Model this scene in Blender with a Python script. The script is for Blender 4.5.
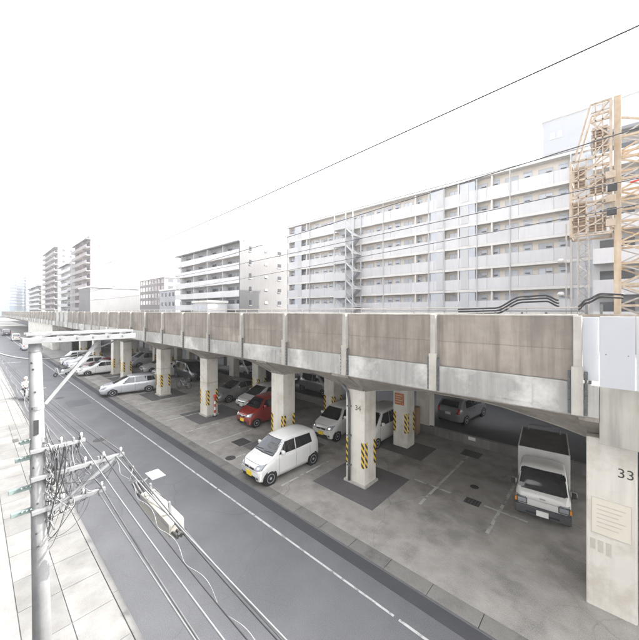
import bpy, bmesh, math, random
from mathutils import Vector, Matrix
from mathutils.bvhtree import BVHTree
R = math.radians
random.seed(7)
scene = bpy.context.scene
COL = scene.collection
for o in list(bpy.data.objects): bpy.data.objects.remove(o)

# ------------------------------------------------------------------ camera
K = 7.0                                    # eye height in metres; u, v below are in eye heights
# world: +X = along the viaduct to the right (u = -X/K), +Y = away across the road (v = Y/K)
YAW = math.atan2(0.677, 0.736)
cam_d = bpy.data.cameras.new('camera'); cam = bpy.data.objects.new('camera', cam_d)
COL.objects.link(cam); scene.camera = cam
cam.location = (0, 0, K); cam.rotation_euler = (R(90), 0, YAW)
cam_d.sensor_fit = 'HORIZONTAL'; cam_d.sensor_width = 36
cam_d.lens = 36 * 320 / 639; cam_d.shift_y = -9 / 639
cam_d.clip_start = 0.05; cam_d.clip_end = 5000
# ------------------------------------------------------------------ sky, sun, exposure
SUN_DIR = Vector((0.62, 1.05, 1.0)).normalized()      # towards the sun
ELEV = math.asin(SUN_DIR.z)
world = bpy.data.worlds.new('World'); scene.world = world; world.use_nodes = True
nt = world.node_tree; nt.nodes.clear()
sky = nt.nodes.new('ShaderNodeTexSky'); sky.sky_type = 'NISHITA'; sky.sun_disc = False
sky.sun_elevation = ELEV; sky.sun_rotation = math.atan2(SUN_DIR.x, SUN_DIR.y)
sky.air_density = 1.0; sky.dust_density = 6.0; sky.ozone_density = 1.0
hsv = nt.nodes.new('ShaderNodeHueSaturation'); hsv.inputs['Saturation'].default_value = 0.2
bg = nt.nodes.new('ShaderNodeBackground'); bg.inputs['Strength'].default_value = 0.15
wo = nt.nodes.new('ShaderNodeOutputWorld')
nt.links.new(sky.outputs[0], hsv.inputs['Color']); nt.links.new(hsv.outputs[0], bg.inputs['Color'])
nt.links.new(bg.outputs[0], wo.inputs['Surface'])
sun_d = bpy.data.lights.new('sun', 'SUN'); sun_d.energy = 2.0; sun_d.angle = R(0.5); sun_d.color = (1, 0.95, 0.88)
sun = bpy.data.objects.new('sun', sun_d); COL.objects.link(sun)
sun.rotation_euler = (-SUN_DIR).to_track_quat('-Z', 'Y').to_euler()
vs = scene.view_settings
scene.display_settings.display_device = 'sRGB'
vs.view_transform = 'Standard'; vs.look = 'None'; vs.gamma = 1; vs.use_curve_mapping = False
vs.exposure = 2.72

# ------------------------------------------------------------------ materials
def mat(name, c, rough=0.8, var=0.15, scale=2.0, streak=0.0, fine=0.0, bump=0.0, metal=0.0, spec=0.4,
        c2=None, stretch=(1, 1, 1), coat=0.0, rnd=0.0, crack=0.0, dark=None, dark_amt=0.5, dscale=0.6):
    m = bpy.data.materials.new(name); m.use_nodes = True
    n = m.node_tree.nodes; l = m.node_tree.links
    b = n['Principled BSDF']
    b.inputs['Roughness'].default_value = rough; b.inputs['Metallic'].default_value = metal
    b.inputs['Specular IOR Level'].default_value = spec
    b.inputs['Coat Weight'].default_value = coat; b.inputs['Coat Roughness'].default_value = 0.04
    g = n.new('ShaderNodeNewGeometry')
    mp = n.new('ShaderNodeMapping'); mp.inputs['Scale'].default_value = stretch
    l.new(g.outputs['Position'], mp.inputs['Vector'])
    def noise(sc, det=5.0, vec=None):
        t = n.new('ShaderNodeTexNoise'); t.inputs['Scale'].default_value = sc; t.inputs['Detail'].default_value = det
        t.inputs['Roughness'].default_value = 0.62
        l.new(vec or mp.outputs[0], t.inputs['Vector']); return t.outputs['Fac']
    def ramp(f, a, bb):
        r = n.new('ShaderNodeMapRange'); r.inputs['From Min'].default_value = a; r.inputs['From Max'].default_value = bb
        l.new(f, r.inputs['Value']); return r.outputs[0]
    def mix(f, A, B):
        x = n.new('ShaderNodeMix'); x.data_type = 'RGBA'
        if f is not None: l.new(f, x.inputs['Factor'])
        for s, q in ((x.inputs[6], A), (x.inputs[7], B)):
            if isinstance(q, tuple): s.default_value = (*q, 1)
            else: l.new(q, s)
        return x.outputs[2]
    lo = tuple(max(0, k * (1 - var)) for k in c); hi = tuple(min(0.95, k * (1 + var)) for k in c)
    if c2: lo, hi = c, c2
    col = mix(ramp(noise(scale), 0.3, 0.7), lo, hi)
    if streak:
        ms = n.new('ShaderNodeMapping'); ms.inputs['Scale'].default_value = (5, 5, 0.35)
        l.new(g.outputs['Position'], ms.inputs['Vector'])
        st = ramp(noise(1.0, 6, ms.outputs[0]), 0.42, 0.68)
        f = n.new('ShaderNodeMath'); f.operation = 'MULTIPLY'; f.inputs[1].default_value = streak
        l.new(st, f.inputs[0])
        col = mix(f.outputs[0], col, tuple(k * 0.45 for k in c))
    if dark:
        f = n.new('ShaderNodeMath'); f.operation = 'MULTIPLY'; f.inputs[1].default_value = dark_amt
        l.new(ramp(noise(dscale, 8), 0.5, 0.64), f.inputs[0])
        col = mix(f.outputs[0], col, dark)
    if fine:
        f = ramp(noise(55.0, 3), 0.35, 0.7)
        f2 = n.new('ShaderNodeMath'); f2.operation = 'MULTIPLY'; f2.inputs[1].default_value = fine; l.new(f, f2.inputs[0])
        col = mix(f2.outputs[0], col, tuple(min(0.9, k * 1.9) for k in c))
    if crack:
        nv = n.new('ShaderNodeTexNoise'); nv.inputs['Scale'].default_value = 0.8; nv.inputs['Detail'].default_value = 6; l.new(g.outputs['Position'], nv.inputs['Vector'])
        mv = n.new('ShaderNodeMix'); mv.data_type = 'VECTOR'; mv.inputs['Factor'].default_value = 0.45
        l.new(g.outputs['Position'], mv.inputs[4]); l.new(nv.outputs['Color'], mv.inputs[5])
        vo = n.new('ShaderNodeTexVoronoi'); vo.feature = 'DISTANCE_TO_EDGE'; vo.inputs['Scale'].default_value = 0.55; l.new(mv.outputs[1], vo.inputs['Vector'])
        k1 = ramp(vo.outputs['Distance'], 0.006, 0.0015); k2 = ramp(noise(0.25, 4), 0.42, 0.6)
        f = n.new('ShaderNodeMath'); f.operation = 'MULTIPLY'; l.new(k1, f.inputs[0]); l.new(k2, f.inputs[1])
        f2 = n.new('ShaderNodeMath'); f2.operation = 'MULTIPLY'; f2.inputs[1].default_value = crack; l.new(f.outputs[0], f2.inputs[0])
        col = mix(f2.outputs[0], col, tuple(k * 0.35 for k in c))
    if rnd:
        oi = n.new('ShaderNodeObjectInfo'); r = n.new('ShaderNodeMapRange'); r.inputs['To Min'].default_value = 1 - rnd; r.inputs['To Max'].default_value = 1 + rnd
        l.new(oi.outputs['Random'], r.inputs['Value']); x = n.new('ShaderNodeMix'); x.data_type = 'RGBA'; x.blend_type = 'MULTIPLY'; x.inputs['Factor'].default_value = 1
        l.new(col, x.inputs[6]); l.new(r.outputs[0], x.inputs[7]); col = x.outputs[2]
    l.new(col, b.inputs['Base Color'])
    if bump:
        bp = n.new('ShaderNodeBump'); bp.inputs['Strength'].default_value = bump; bp.inputs['Distance'].default_value = 0.02
        l.new(noise(scale * 12, 6), bp.inputs['Height']); l.new(bp.outputs[0], b.inputs['Normal'])
    return m

def stripe_mat():
    m = bpy.data.materials.new('hazard_stripe'); m.use_nodes = True
    n = m.node_tree.nodes; l = m.node_tree.links; b = n['Principled BSDF']; b.inputs['Roughness'].default_value = 0.5
    g = n.new('ShaderNodeNewGeometry'); s = n.new('ShaderNodeSeparateXYZ'); l.new(g.outputs['Position'], s.inputs[0])
    a = n.new('ShaderNodeMath'); a.operation = 'ADD'; l.new(s.outputs[0], a.inputs[0]); l.new(s.outputs[1], a.inputs[1])
    a2 = n.new('ShaderNodeMath'); a2.operation = 'MULTIPLY_ADD'; a2.inputs[1].default_value = 1.3; l.new(a.outputs[0], a2.inputs[0]); l.new(s.outputs[2], a2.inputs[2])
    d = n.new('ShaderNodeMath'); d.operation = 'DIVIDE'; d.inputs[1].default_value = 0.27; l.new(a2.outputs[0], d.inputs[0])
    fr = n.new('ShaderNodeMath'); fr.operation = 'FRACT'; l.new(d.outputs[0], fr.inputs[0])
    gt = n.new('ShaderNodeMath'); gt.operation = 'GREATER_THAN'; gt.inputs[1].default_value = 0.5; l.new(fr.outputs[0], gt.inputs[0])
    x = n.new('ShaderNodeMix'); x.data_type = 'RGBA'; l.new(gt.outputs[0], x.inputs['Factor'])
    x.inputs[6].default_value = (0.02, 0.02, 0.02, 1); x.inputs[7].default_value = (0.75, 0.5, 0.05, 1)
    l.new(x.outputs[2], b.inputs['Base Color']); return m

def paint(name, c, rough=0.3, metal=0.0):
    return mat(name, c, rough=rough, var=0.04, scale=3, coat=0.9, metal=metal, spec=0.5)

M = dict(
    old_asphalt=mat('old_asphalt', (0.045, 0.046, 0.05), 0.85, 0.2, 0.6, fine=0.3, bump=0.2),
    asphalt=mat('asphalt', (0.092, 0.0935, 0.099), 0.85, 0.16, 0.8, fine=0.6, bump=0.35, dark=(0.062, 0.063, 0.068), dark_amt=0.7, dscale=0.35, crack=0.3),
    lot=mat('lot_concrete', (0.225, 0.214, 0.198), 0.9, 0.3, 1.6, fine=0.6, bump=0.5, dark=(0.068, 0.064, 0.06), dark_amt=0.8, dscale=0.6, crack=0.45),
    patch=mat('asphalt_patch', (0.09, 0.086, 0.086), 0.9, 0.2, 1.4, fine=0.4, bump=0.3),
    patch_r=mat('road_patch', (0.073, 0.075, 0.082), 0.85, 0.15, 1.0, fine=0.4, bump=0.25),
    gutter=mat('gutter_concrete', (0.15, 0.145, 0.135), 0.9, 0.25, 1.2, rnd=.12, fine=0.3, dark=(0.05, 0.05, 0.048), dark_amt=0.7, dscale=1.2),
    sidewalk=mat('sidewalk_concrete', (0.12, 0.12, 0.118), 0.9, 0.25, 1.6, rnd=.14, fine=0.15, bump=0.2),
    earth=mat('earth', (0.16, 0.15, 0.14), 0.95, 0.2, 0.4, fine=0.3),
    line=mat('road_paint', (0.42, 0.42, 0.41), 0.7, 0.1, 3, dark=(0.11, 0.11, 0.112), dark_amt=0.95, dscale=3.5),
    faded=mat('worn_road_paint', (0.42, 0.41, 0.39), 0.8, 0.15, 3, dark=(0.16, 0.155, 0.15), dark_amt=0.95, dscale=2.2),
    pillar=mat('pillar_paint', (0.66, 0.635, 0.575), 0.75, 0.06, 0.8, streak=0.22, bump=0.1, dark=(0.42, 0.38, 0.31), dark_amt=0.5, dscale=1.2),
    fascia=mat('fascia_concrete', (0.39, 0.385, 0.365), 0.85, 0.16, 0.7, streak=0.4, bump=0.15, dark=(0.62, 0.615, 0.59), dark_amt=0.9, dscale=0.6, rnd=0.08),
    wall=mat('brown_wall_panel', (0.295, 0.262, 0.228), 0.9, 0.22, 0.9, streak=0.62, bump=0.15, dark=(0.185, 0.165, 0.145), dark_amt=0.6, dscale=0.8, rnd=0.1),
    wallpale=mat('pale_wall_panel', (0.46, 0.455, 0.44), 0.85, 0.08, 0.9, streak=0.15),
    post=mat('post_concrete', (0.44, 0.42, 0.38), 0.85, 0.16, 1.5, streak=0.4, bump=0.1),
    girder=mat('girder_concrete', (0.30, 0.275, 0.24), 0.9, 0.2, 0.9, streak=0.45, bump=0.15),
    dark_concrete=mat('grey_wall_concrete', (0.2, 0.19, 0.18), 0.9, 0.2, 0.9, streak=0.4),
    block=mat('bridge_seat_concrete', (0.40, 0.39, 0.35), 0.85, 0.12, 0.9, streak=0.5),
    sheet=mat('white_sheet', (0.46, 0.475, 0.5), 0.45, 0.03, 1),
    stripe=stripe_mat(),
    black=mat('black_rubber', (0.018, 0.018, 0.02), 0.6, 0.1, 5),
    iron=mat('cast_iron', (0.05, 0.047, 0.045), 0.7, 0.3, 6),
    galv=mat('galvanised_steel', (0.145, 0.15, 0.155), 0.5, 0.08, 6, metal=0.0),
    galv_dull=mat('dull_grey_steel', (0.12, 0.127, 0.13), 0.55, 0.12, 6),
    pole=mat('pole_concrete', (0.15, 0.153, 0.156), 0.8, 0.2, 3, streak=0.35, bump=.1),
    wire=mat('grey_cable', (0.075, 0.077, 0.08), 0.5, 0.15, 6), wire_d=mat('dark_cable', (0.025, 0.025, 0.027), 0.5, 0.1, 6),
    glass=mat('car_glass', (0.012, 0.014, 0.017), 0.05, 0.0, 1, spec=0.9, coat=0.5),
    wglass=mat('window_glass', (0.05, 0.055, 0.065), 0.08, 0.1, 0.4, spec=0.7),
    lamp=mat('headlamp', (0.3, 0.32, 0.35), 0.08, 0.1, 9, spec=0.8, coat=0.6),
    tail=mat('tail_lamp', (0.35, 0.02, 0.02), 0.15, 0.1, 9, coat=0.5),
    amber=mat('amber_lamp', (0.8, 0.28, 0.03), 0.15, 0.1, 9, coat=0.5),
    trim=mat('black_trim', (0.02, 0.02, 0.022), 0.5, 0.1, 5),
    bumper=mat('grey_bumper', (0.07, 0.072, 0.078), 0.55, 0.1, 5),
    chrome=mat('chrome', (0.75, 0.75, 0.77), 0.12, 0.02, 5, metal=1.0),
    rim=mat('wheel_rim', (0.42, 0.43, 0.45), 0.35, 0.08, 9, metal=0.15),
    plate_y=mat('yellow_plate', (0.75, 0.55, 0.03), 0.5, 0.04, 9),
    plate_w=mat('white_plate', (0.78, 0.78, 0.76), 0.5, 0.04, 9),
    white_p=paint('white_car_paint', (0.66, 0.66, 0.645)), pearl_p=paint('pearl_car_paint', (0.68, 0.68, 0.665)),
    silver_p=paint('silver_car_paint', (0.55, 0.57, 0.6), 0.28, 0.35), grey_p=paint('grey_car_paint', (0.33, 0.33, 0.33), 0.3, 0.35),
    dgrey_p=paint('dark_grey_car_paint', (0.2, 0.205, 0.215), 0.3, 0.2), red_p=paint('red_car_paint', (0.26, 0.025, 0.02)), wine_p=paint('wine_car_paint', (0.16, 0.012, 0.025)),
    black_p=paint('black_car_paint', (0.012, 0.013, 0.018)),
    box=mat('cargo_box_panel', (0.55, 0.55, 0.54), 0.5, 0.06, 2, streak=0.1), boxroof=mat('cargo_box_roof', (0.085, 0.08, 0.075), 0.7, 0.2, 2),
    bwhite=mat('white_building', (0.5, 0.5, 0.5), 0.8, 0.05, 0.15, streak=0.08),
    bblue=mat('bluish_white_panel', (0.57, 0.562, 0.565), 0.7, 0.06, 0.3, streak=0.12, rnd=.05),
    bcream=mat('cream_wall', (0.66, 0.615, 0.55), 0.85, 0.08, 0.3),
    bslab=mat('slab_edge_concrete', (0.64, 0.62, 0.59), 0.85, 0.08, 0.6, streak=0.12),
    frosted=mat('frosted_glass', (0.46, 0.48, 0.51), 0.3, 0.08, 1, spec=0.5, rnd=.25),
    door=mat('pale_blue_door', (0.5, 0.53, 0.58), 0.5, 0.05, 1), fixture=mat('dark_vent', (0.16, 0.15, 0.15), 0.6, 0.1, 1),
    screen=mat('blue_grey_screen', (0.47, 0.49, 0.53), 0.6, 0.06, 1),
    towerw=mat('pale_tower', (0.4, 0.41, 0.43), 0.8, 0.05, 0.2),
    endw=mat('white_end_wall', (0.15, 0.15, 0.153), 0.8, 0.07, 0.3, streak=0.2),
    bgrey=mat('grey_balcony_wall', (0.34, 0.35, 0.37), 0.85, 0.08, 0.3), broof=mat('dark_roof_edge', (0.2, 0.2, 0.21), 0.8, 0.1, 0.5),
    bpink=mat('pinkish_tile', (0.31, 0.275, 0.275), 0.8, 0.08, 0.2), bbeige=mat('beige_tile', (0.27, 0.26, 0.245), 0.8, 0.08, 0.2),
    bglass=mat('curtain_wall', (0.1, 0.13, 0.17), 0.2, 0.1, 0.2, spec=0.6), bdark=mat('balcony_recess', (0.2, 0.19, 0.2), 0.8, 0.1, 0.3),
    crane=mat('yellow_crane_paint', (0.42, 0.295, 0.17), 0.6, 0.1, 1.6, streak=0.4, c2=(0.5, 0.44, 0.36)),
    tan=mat('tan_steel', (0.33, 0.255, 0.18), 0.6, 0.15, 2, c2=(0.45, 0.38, 0.31)), brown=mat('brown_louvre', (0.22, 0.15, 0.1), 0.7, 0.2, 3),
    hoist=mat('whitish_steel', (0.36, 0.34, 0.32), 0.6, 0.12, 3),
    orange=mat('faded_orange_notice', (0.42, 0.16, 0.07), 0.7, 0.25, 9), ink=mat('dark_ink', (0.06, 0.06, 0.06), 0.7, 0.1, 9), paleink=mat('pale_ink', (0.5, 0.475, 0.42), 0.8, 0.1, 9),
    paper=mat('notice_board_white', (0.66, 0.62, 0.53), 0.7, 0.03, 3),
    skin=mat('skin', (0.55, 0.36, 0.27), 0.6, 0.05, 9), shirt=mat('white_shirt', (0.75, 0.75, 0.74), 0.85, 0.06, 9), trousers=mat('dark_trousers', (0.03, 0.032, 0.045), 0.85, 0.1, 9),
    hair=mat('black_hair', (0.02, 0.017, 0.015), 0.6, 0.1, 20), helmet=mat('white_helmet', (0.7, 0.7, 0.7), 0.25, 0.03, 9),
    redplastic=mat('red_plastic', (0.5, 0.04, 0.03), 0.45, 0.05, 9), green=mat('green_grey_steel', (0.12, 0.155, 0.15), 0.6, 0.12, 9),
    closure=mat('pale_plastic', (0.2, 0.195, 0.175), 0.5, 0.06, 5),
    tile=mat('grey_wall_tile', (0.2, 0.205, 0.215), 0.7, 0.1, 1),
    siteblue=mat('dark_site_sheet', (0.05, 0.055, 0.065), 0.6, 0.15, 1, rnd=.1),
    purple=mat('purple_sign', (0.14, 0.03, 0.22), 0.6, 0.05, 3), cardboard=mat('brown_cabinet', (0.3, 0.2, 0.13), 0.8, 0.1, 3),
)

# ------------------------------------------------------------------ helpers
WL = {}
def wloc(o): return WL.get(o.name, Vector((0, 0, 0))) if o else Vector((0, 0, 0))
class MB:
    def __init__(s): s.v = []; s.f = []
    def add(s, vs_, fs):
        n = len(s.v); s.v += [tuple(p) for p in vs_]; s.f += [tuple(i + n for i in f) for f in fs]; return s
    def box(s, x0, x1, y0, y1, z0, z1):
        return s.add([(x0, y0, z0), (x1, y0, z0), (x1, y1, z0), (x0, y1, z0), (x0, y0, z1), (x1, y0, z1), (x1, y1, z1), (x0, y1, z1)],
                     [(0, 3, 2, 1), (4, 5, 6, 7), (0, 1, 5, 4), (1, 2, 6, 5), (2, 3, 7, 6), (3, 0, 4, 7)])
    def cbox(s, x0, x1, y0, y1, z0, z1, c):          # chamfered box
        bm = bmesh.new(); bmesh.ops.create_cube(bm, size=1)
        for v in bm.verts: v.co = Vector(((x0 + x1) / 2 + v.co.x * (x1 - x0), (y0 + y1) / 2 + v.co.y * (y1 - y0), (z0 + z1) / 2 + v.co.z * (z1 - z0)))
        bmesh.ops.bevel(bm, geom=list(bm.edges), offset=c, segments=2, affect='EDGES', profile=0.6)
        bm.verts.index_update()
        s.add([v.co[:] for v in bm.verts], [[v.index for v in f.verts] for f in bm.faces]); bm.free(); return s
    def tube(s, pts, r, n=8, caps=True):
        pts = [Vector(p) for p in pts]; rs = r if isinstance(r, (list, tuple)) else [r] * len(pts)
        base = len(s.v); up = None
        for i, p in enumerate(pts):
            d = (pts[min(i + 1, len(pts) - 1)] - pts[max(i - 1, 0)]).normalized()
            if up is None: up = Vector((0, 0, 1)) if abs(d.z) < 0.9 else Vector((1, 0, 0))
            a = d.cross(up).normalized(); b = a.cross(d).normalized(); up = b
            for k in range(n):
                t = 2 * math.pi * (k + 0.5) / n
                s.v.append(tuple(p + (a * math.cos(t) + b * math.sin(t)) * rs[i]))
        for i in range(len(pts) - 1):
            for k in range(n):
                q = base + i * n; k2 = (k + 1) % n
                s.f.append((q + k, q + k2, q + n + k2, q + n + k))
        if caps:
            s.f.append(tuple(base + k for k in range(n))[::-1]); e = base + (len(pts) - 1) * n
            s.f.append(tuple(e + k for k in range(n)))
        return s
    def bar(s, p0, p1, w, h=None): return s.tube([p0, p1], w * 0.7071, 4)
    def lathe(s, prof, c, axis='z', n=20):           # prof: (radius, height)
        base = len(s.v)
        for r, h in prof:
            for k in range(n):
                t = 2 * math.pi * k / n; a, b = r * math.cos(t), r * math.sin(t)
                s.v.append({'z': (c[0] + a, c[1] + b, c[2] + h), 'x': (c[0] + h, c[1] + a, c[2] + b), 'y': (c[0] + b, c[1] + h, c[2] + a)}[axis])
        for i in range(len(prof) - 1):
            for k in range(n):
                q = base + i * n; k2 = (k + 1) % n
                s.f.append((q + k, q + k2, q + n + k2, q + n + k))
        s.f.append(tuple(base + k for k in range(n))[::-1]); e = base + (len(prof) - 1) * n
        s.f.append(tuple(e + k for k in range(n))); return s
    def prism(s, poly, a0, a1, axis='x'):            # poly in the other two axes, extruded from a0 to a1
        n = len(poly)
        def p(q, a): return {'x': (a, q[0], q[1]), 'y': (q[0], a, q[1]), 'z': (q[0], q[1], a)}[axis]
        return s.add([p(q, a0) for q in poly] + [p(q, a1) for q in poly],
                     [tuple(range(n))[::-1], tuple(range(n, 2 * n))] + [(i, (i + 1) % n, n + (i + 1) % n, n + i) for i in range(n)])
    def mesh(s, name, m, off=Vector((0, 0, 0)), smooth=False):
        me = bpy.data.meshes.new(name)
        me.from_pydata([(x - off.x, y - off.y, z - off.z) for x, y, z in s.v], [], s.f)
        bm = bmesh.new(); bm.from_mesh(me); bmesh.ops.recalc_face_normals(bm, faces=bm.faces); bm.to_mesh(me); bm.free()
        if m: me.materials.append(M[m] if isinstance(m, str) else m)
        if smooth: me.shade_smooth()
        return me
    def build(s, name, m, parent=None, local=False, smooth=False):
        off = Vector((0, 0, 0)) if local or parent is None else wloc(parent)
        return link(name, s.mesh(name, m, off, smooth), parent)
def link(name, me, parent=None, loc=None):
    o = bpy.data.objects.new(name, me); COL.objects.link(o)
    if parent:
        o.parent = parent; WL[o.name] = wloc(parent)
    if loc is not None:
        p = Vector(loc); o.location = p - wloc(parent) if parent else p; WL[o.name] = p
    return o
def tag(o, label, cat, group=None):
    o['label'] = label; o['category'] = cat
    if group: o['group'] = group
    return o
def thing(name, label, cat, loc=(0, 0, 0), rz=0, group=None):
    o = bpy.data.objects.new(name, None); COL.objects.link(o); o.location = loc; o.rotation_euler = (0, 0, rz)
    o.empty_display_size = 0.2; WL[o.name] = Vector(loc); return tag(o, label, cat, group)
def struct(o): o['kind'] = 'structure'; return o
def bx(name, m, parent, *a): return MB().box(*a).build(name, m, parent)
def cbx(name, m, parent, *a): return MB().cbox(*a).build(name, m, parent)
def text_part(txt, size, m, parent, loc, rot=(R(90), 0, 0), bold=0.0):
    cu = bpy.data.curves.new('numeral', 'FONT'); cu.body = txt; cu.size = size; cu.align_x = 'CENTER'; cu.extrude = 0.002; cu.offset = bold
    t = bpy.data.objects.new('numeral_source', cu); COL.objects.link(t)
    dg = bpy.context.evaluated_depsgraph_get(); me = bpy.data.meshes.new_from_object(t.evaluated_get(dg))
    bpy.data.objects.remove(t); me.materials.clear(); me.materials.append(M[m])
    o = link('painted_number', me, parent, loc); o.rotation_euler = rot; return o
def ground_px(x, y, z=0.0):                      # photo pixel -> point on the plane of height z
    d = (K - z) / ((y - 311) / 320); X = (x - 320) / 320 * d
    u = -0.736 * X + 0.677 * d; v = 0.677 * X + 0.736 * d
    return Vector((-u, v, z))

# ================================================================== THE SETTING
GY = 17.6                                                  # low wall line
struct(bx('ground', 'earth', None, -475, 65, -55, 315, -0.4, -0.10))
road = struct(bx('road', 'asphalt', None, -420, 60, 2.45, 7.55, -0.08, 0.0))
side = struct(bx('pavement', 'sidewalk', None, -420, 60, -1.59, 2.32, -0.08, 0.10))
kerb = struct(thing('kerb', 'k', 'k', (0, 0, 0))); del kerb['label']; del kerb['category']
me = MB().cbox(-0.995, 0.995, 2.325, 2.45, -0.06, 0.12, 0.015).mesh('kerb_stone', 'sidewalk')
for i in range(36): link('kerb_stone', me, kerb, (6 - 2.0 * i, 0, 0))
bx('kerb_run', 'sidewalk', kerb, -420, -65.1, 2.325, 2.45, -0.06, 0.12)
gut = struct(thing('gutter', 'k', 'k')); del gut['label']; del gut['category']
me = MB().cbox(-0.594, 0.594, 7.56, 8.02, -0.06, 0.012, 0.012).mesh('gutter_slab', 'gutter')
for i in range(100): link('gutter_slab', me, gut, (8 - 1.2 * i, 0, 0))
bx('gutter_run', 'gutter', gut, -420, -111.5, 7.56, 8.02, -0.06, 0.012)
lot = struct(bx('parking_lot', 'lot', None, -95, 40, 8.03, GY + 0.3, -0.08, 0.0))
back = struct(bx('back_road', 'old_asphalt', None, -300, 60, GY + 0.3, 27.0, -0.08, -0.004))
struct(bx('verge', 'lot', None, -420, -95, 8.03, GY + 0.3, -0.08, 0.0))
# paving slabs of the near pavement (each one seen)
me = MB().cbox(-0.59, 0.59, -0.39, 0.39, 0.10, 0.116, 0.006).mesh('paving_slab', 'sidewalk')
for i in range(22):
    for j in range(2): link('paving_slab', me, side, (-1 - 1.2 * i, 1.9 - 0.8 * j, 0))
# painted lines
bx('worn_strip', 'old_asphalt', road, -300, 30, 7.12, 7.5, 0.0, 0.003)
x = 9.0; k = 0
while x > -75:
    L = random.uniform(1.6, 3.8); g = random.uniform(0.02, 0.14)
    bx('edge_line', 'line', road, x - L, x, 6.52 + random.uniform(-.008, .008), 6.585 + random.uniform(-.006, .006), 0.0, 0.005)
    x -= L + g
bx('edge_line', 'line', road, -300, -75.4, 6.5, 6.62, 0.0, 0.005)
for xa, xb, ya, yb in ((-20, -15.5, 3.0, 3.9), (-31, -29, 4.8, 6.2), (2, 6, 3.2, 4.4)): bx('asphalt_patch', 'patch_r', road, xa, xb, ya, yb, 0, .003)
for px, py in ((100, 440), (60, 398)):
    p = ground_px(px, py); MB().lathe([(.3, 0), (.3, .006), (.27, .009)], (p.x, p.y, 0), n=24).build('manhole_cover', 'iron', road)
for xx in (-38.0, -60.0): bx('stop_line', 'line', road, xx - 0.3, xx, 2.8, 4.6, 0.0, 0.005)
for u in (0.42, 0.74): bx('bay_line', 'faded', lot, -u * K - .05, -u * K + .05, 1.57 * K, 2.36 * K, 0.0, 0.004)
for a, b in ((0.66, 0.87), (0.30, 0.49)): bx('bay_mark', 'line', lot, -b * K, -a * K, 1.775 * K, 1.775 * K + .09, 0.005, 0.009)
for u in (1.4, 1.9, 2.25, 2.6, 3.0, 3.35, 3.75, 4.25, 4.75, 5.6, 6.2, 6.6, 6.95):
    bx('bay_line', 'faded', lot, -u * K - .045, -u * K + .045, 1.2 * K, 1.62 * K, 0.0, 0.004)
# cast-iron covers of the lot
def cover(px, py, w, d, name='drain_grate'):
    p = ground_px(px, py)
    g = MB()
    g.box(p.x - w, p.x + w, p.y - d, p.y + d, 0.0, 0.006)
    o = g.build(name, 'iron', lot)
    n = max(3, int(2 * w / 0.09))
    s = MB()
    for i in range(n): s.box(p.x - w + (i + .15) * 2 * w / n, p.x - w + (i + .6) * 2 * w / n, p.y - d * .9, p.y + d * .9, 0.006, 0.013)
    s.build('grate_bars', 'bumper', o)
for c in ((242, 442, .42, .38), (472, 454, .42, .36), (473, 502, .26, .2)): cover(*c)
for px, py, r in ((231, 458, .24), (475, 487, .16)):
    p = ground_px(px, py); MB().lathe([(r, 0), (r, .008), (r * .9, .012)], (p.x, p.y, 0), n=24).build('manhole_cover', 'iron', lot)
for px, py, w, d in ((16, 441, .3, .12), (30, 442, .16, .1)):  # flat dark slabs set in the pavement
    p = ground_px(px, py, .1); bx('dark_slab', 'iron', side, p.x - w, p.x + w, p.y - d, p.y + d, .1, .122)

# ================================================================== VIADUCT
FV = 1.35 * K; BAY = 0.485 * K; XP0 = -0.088 * K
via = thing('railway_viaduct', 'long concrete railway viaduct with brown parapet panels on cream pillars', 'viaduct', (0, FV, 0))
ZT, ZW, ZF, ZP = 6.87, 5.35, 4.59, 3.80
DB = 2.66 * K                                               # back edge of the deck
NB = 62
def seg_mesh(name, m, z0, z1, y0, y1, w, c): return MB().cbox(-w / 2, w / 2, y0 - FV, y1 - FV, z0, z1, c).mesh(name, m)
wide = BAY - 0.02
wp_lo = seg_mesh('wall_panel', 'wall', ZW + 0.01, 6.096, FV + 0.10, FV + 0.22, wide, .006)
wp_hi = seg_mesh('wall_panel', 'wall', 6.10, ZT, FV + 0.10, FV + 0.22, wide, .006)
wq_lo = wp_lo.copy(); wq_lo.materials[0] = M['wallpale']; wq_hi = wp_hi.copy(); wq_hi.materials[0] = M['wallpale']
fp = seg_mesh('fascia_panel', 'fascia', ZF, ZW, FV, FV + 0.3, wide, .015)
pm = MB().cbox(-.075, .075, -.06, .16, ZF + .03, ZT + .02, .012).mesh('post', 'post')
pb = MB().cbox(-.11, .11, -.10, .02, ZF + .02, 5.72, .012).mesh('post_boot', 'post')
bl = MB()
for s in (-1, 1):
    for k in range(8): bl.lathe([(.022, -.07), (.022, -.02)], (s * .15, 0, 4.66 + k * .13), 'y', 6)
for s in (-1, 1): bl.box(s * .15 - .03, s * .15 + .03, -.028, -.001, 4.62, 5.62)
bl = bl.mesh('bolt_row', 'galv_dull')
cap_m = MB().cbox(-BAY / 2 + .005, BAY / 2 - .005, .085, .25, ZT, ZT + .05, .01).mesh('coping', 'post')
for i in range(NB):
    xp = XP0 - i * BAY; xc = xp - BAY / 2
    o = link('post', pm, via, (xp, FV, 0))
    link('post_boot', pb, o, (xp, FV, 0))
    if i < 10: link('bolt_row', bl, o, (xp, FV, 0))
    pale = i in (17, 18, 19)
    link('wall_panel', wq_lo if pale else wp_lo, via, (xc, FV, 0)); link('wall_panel', wq_hi if pale else wp_hi, via, (xc, FV, 0))
    link('fascia_panel', fp, via, (xc, FV, 0)); link('coping', cap_m, via, (xc, FV, 0))
XE = XP0 - NB * BAY
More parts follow.
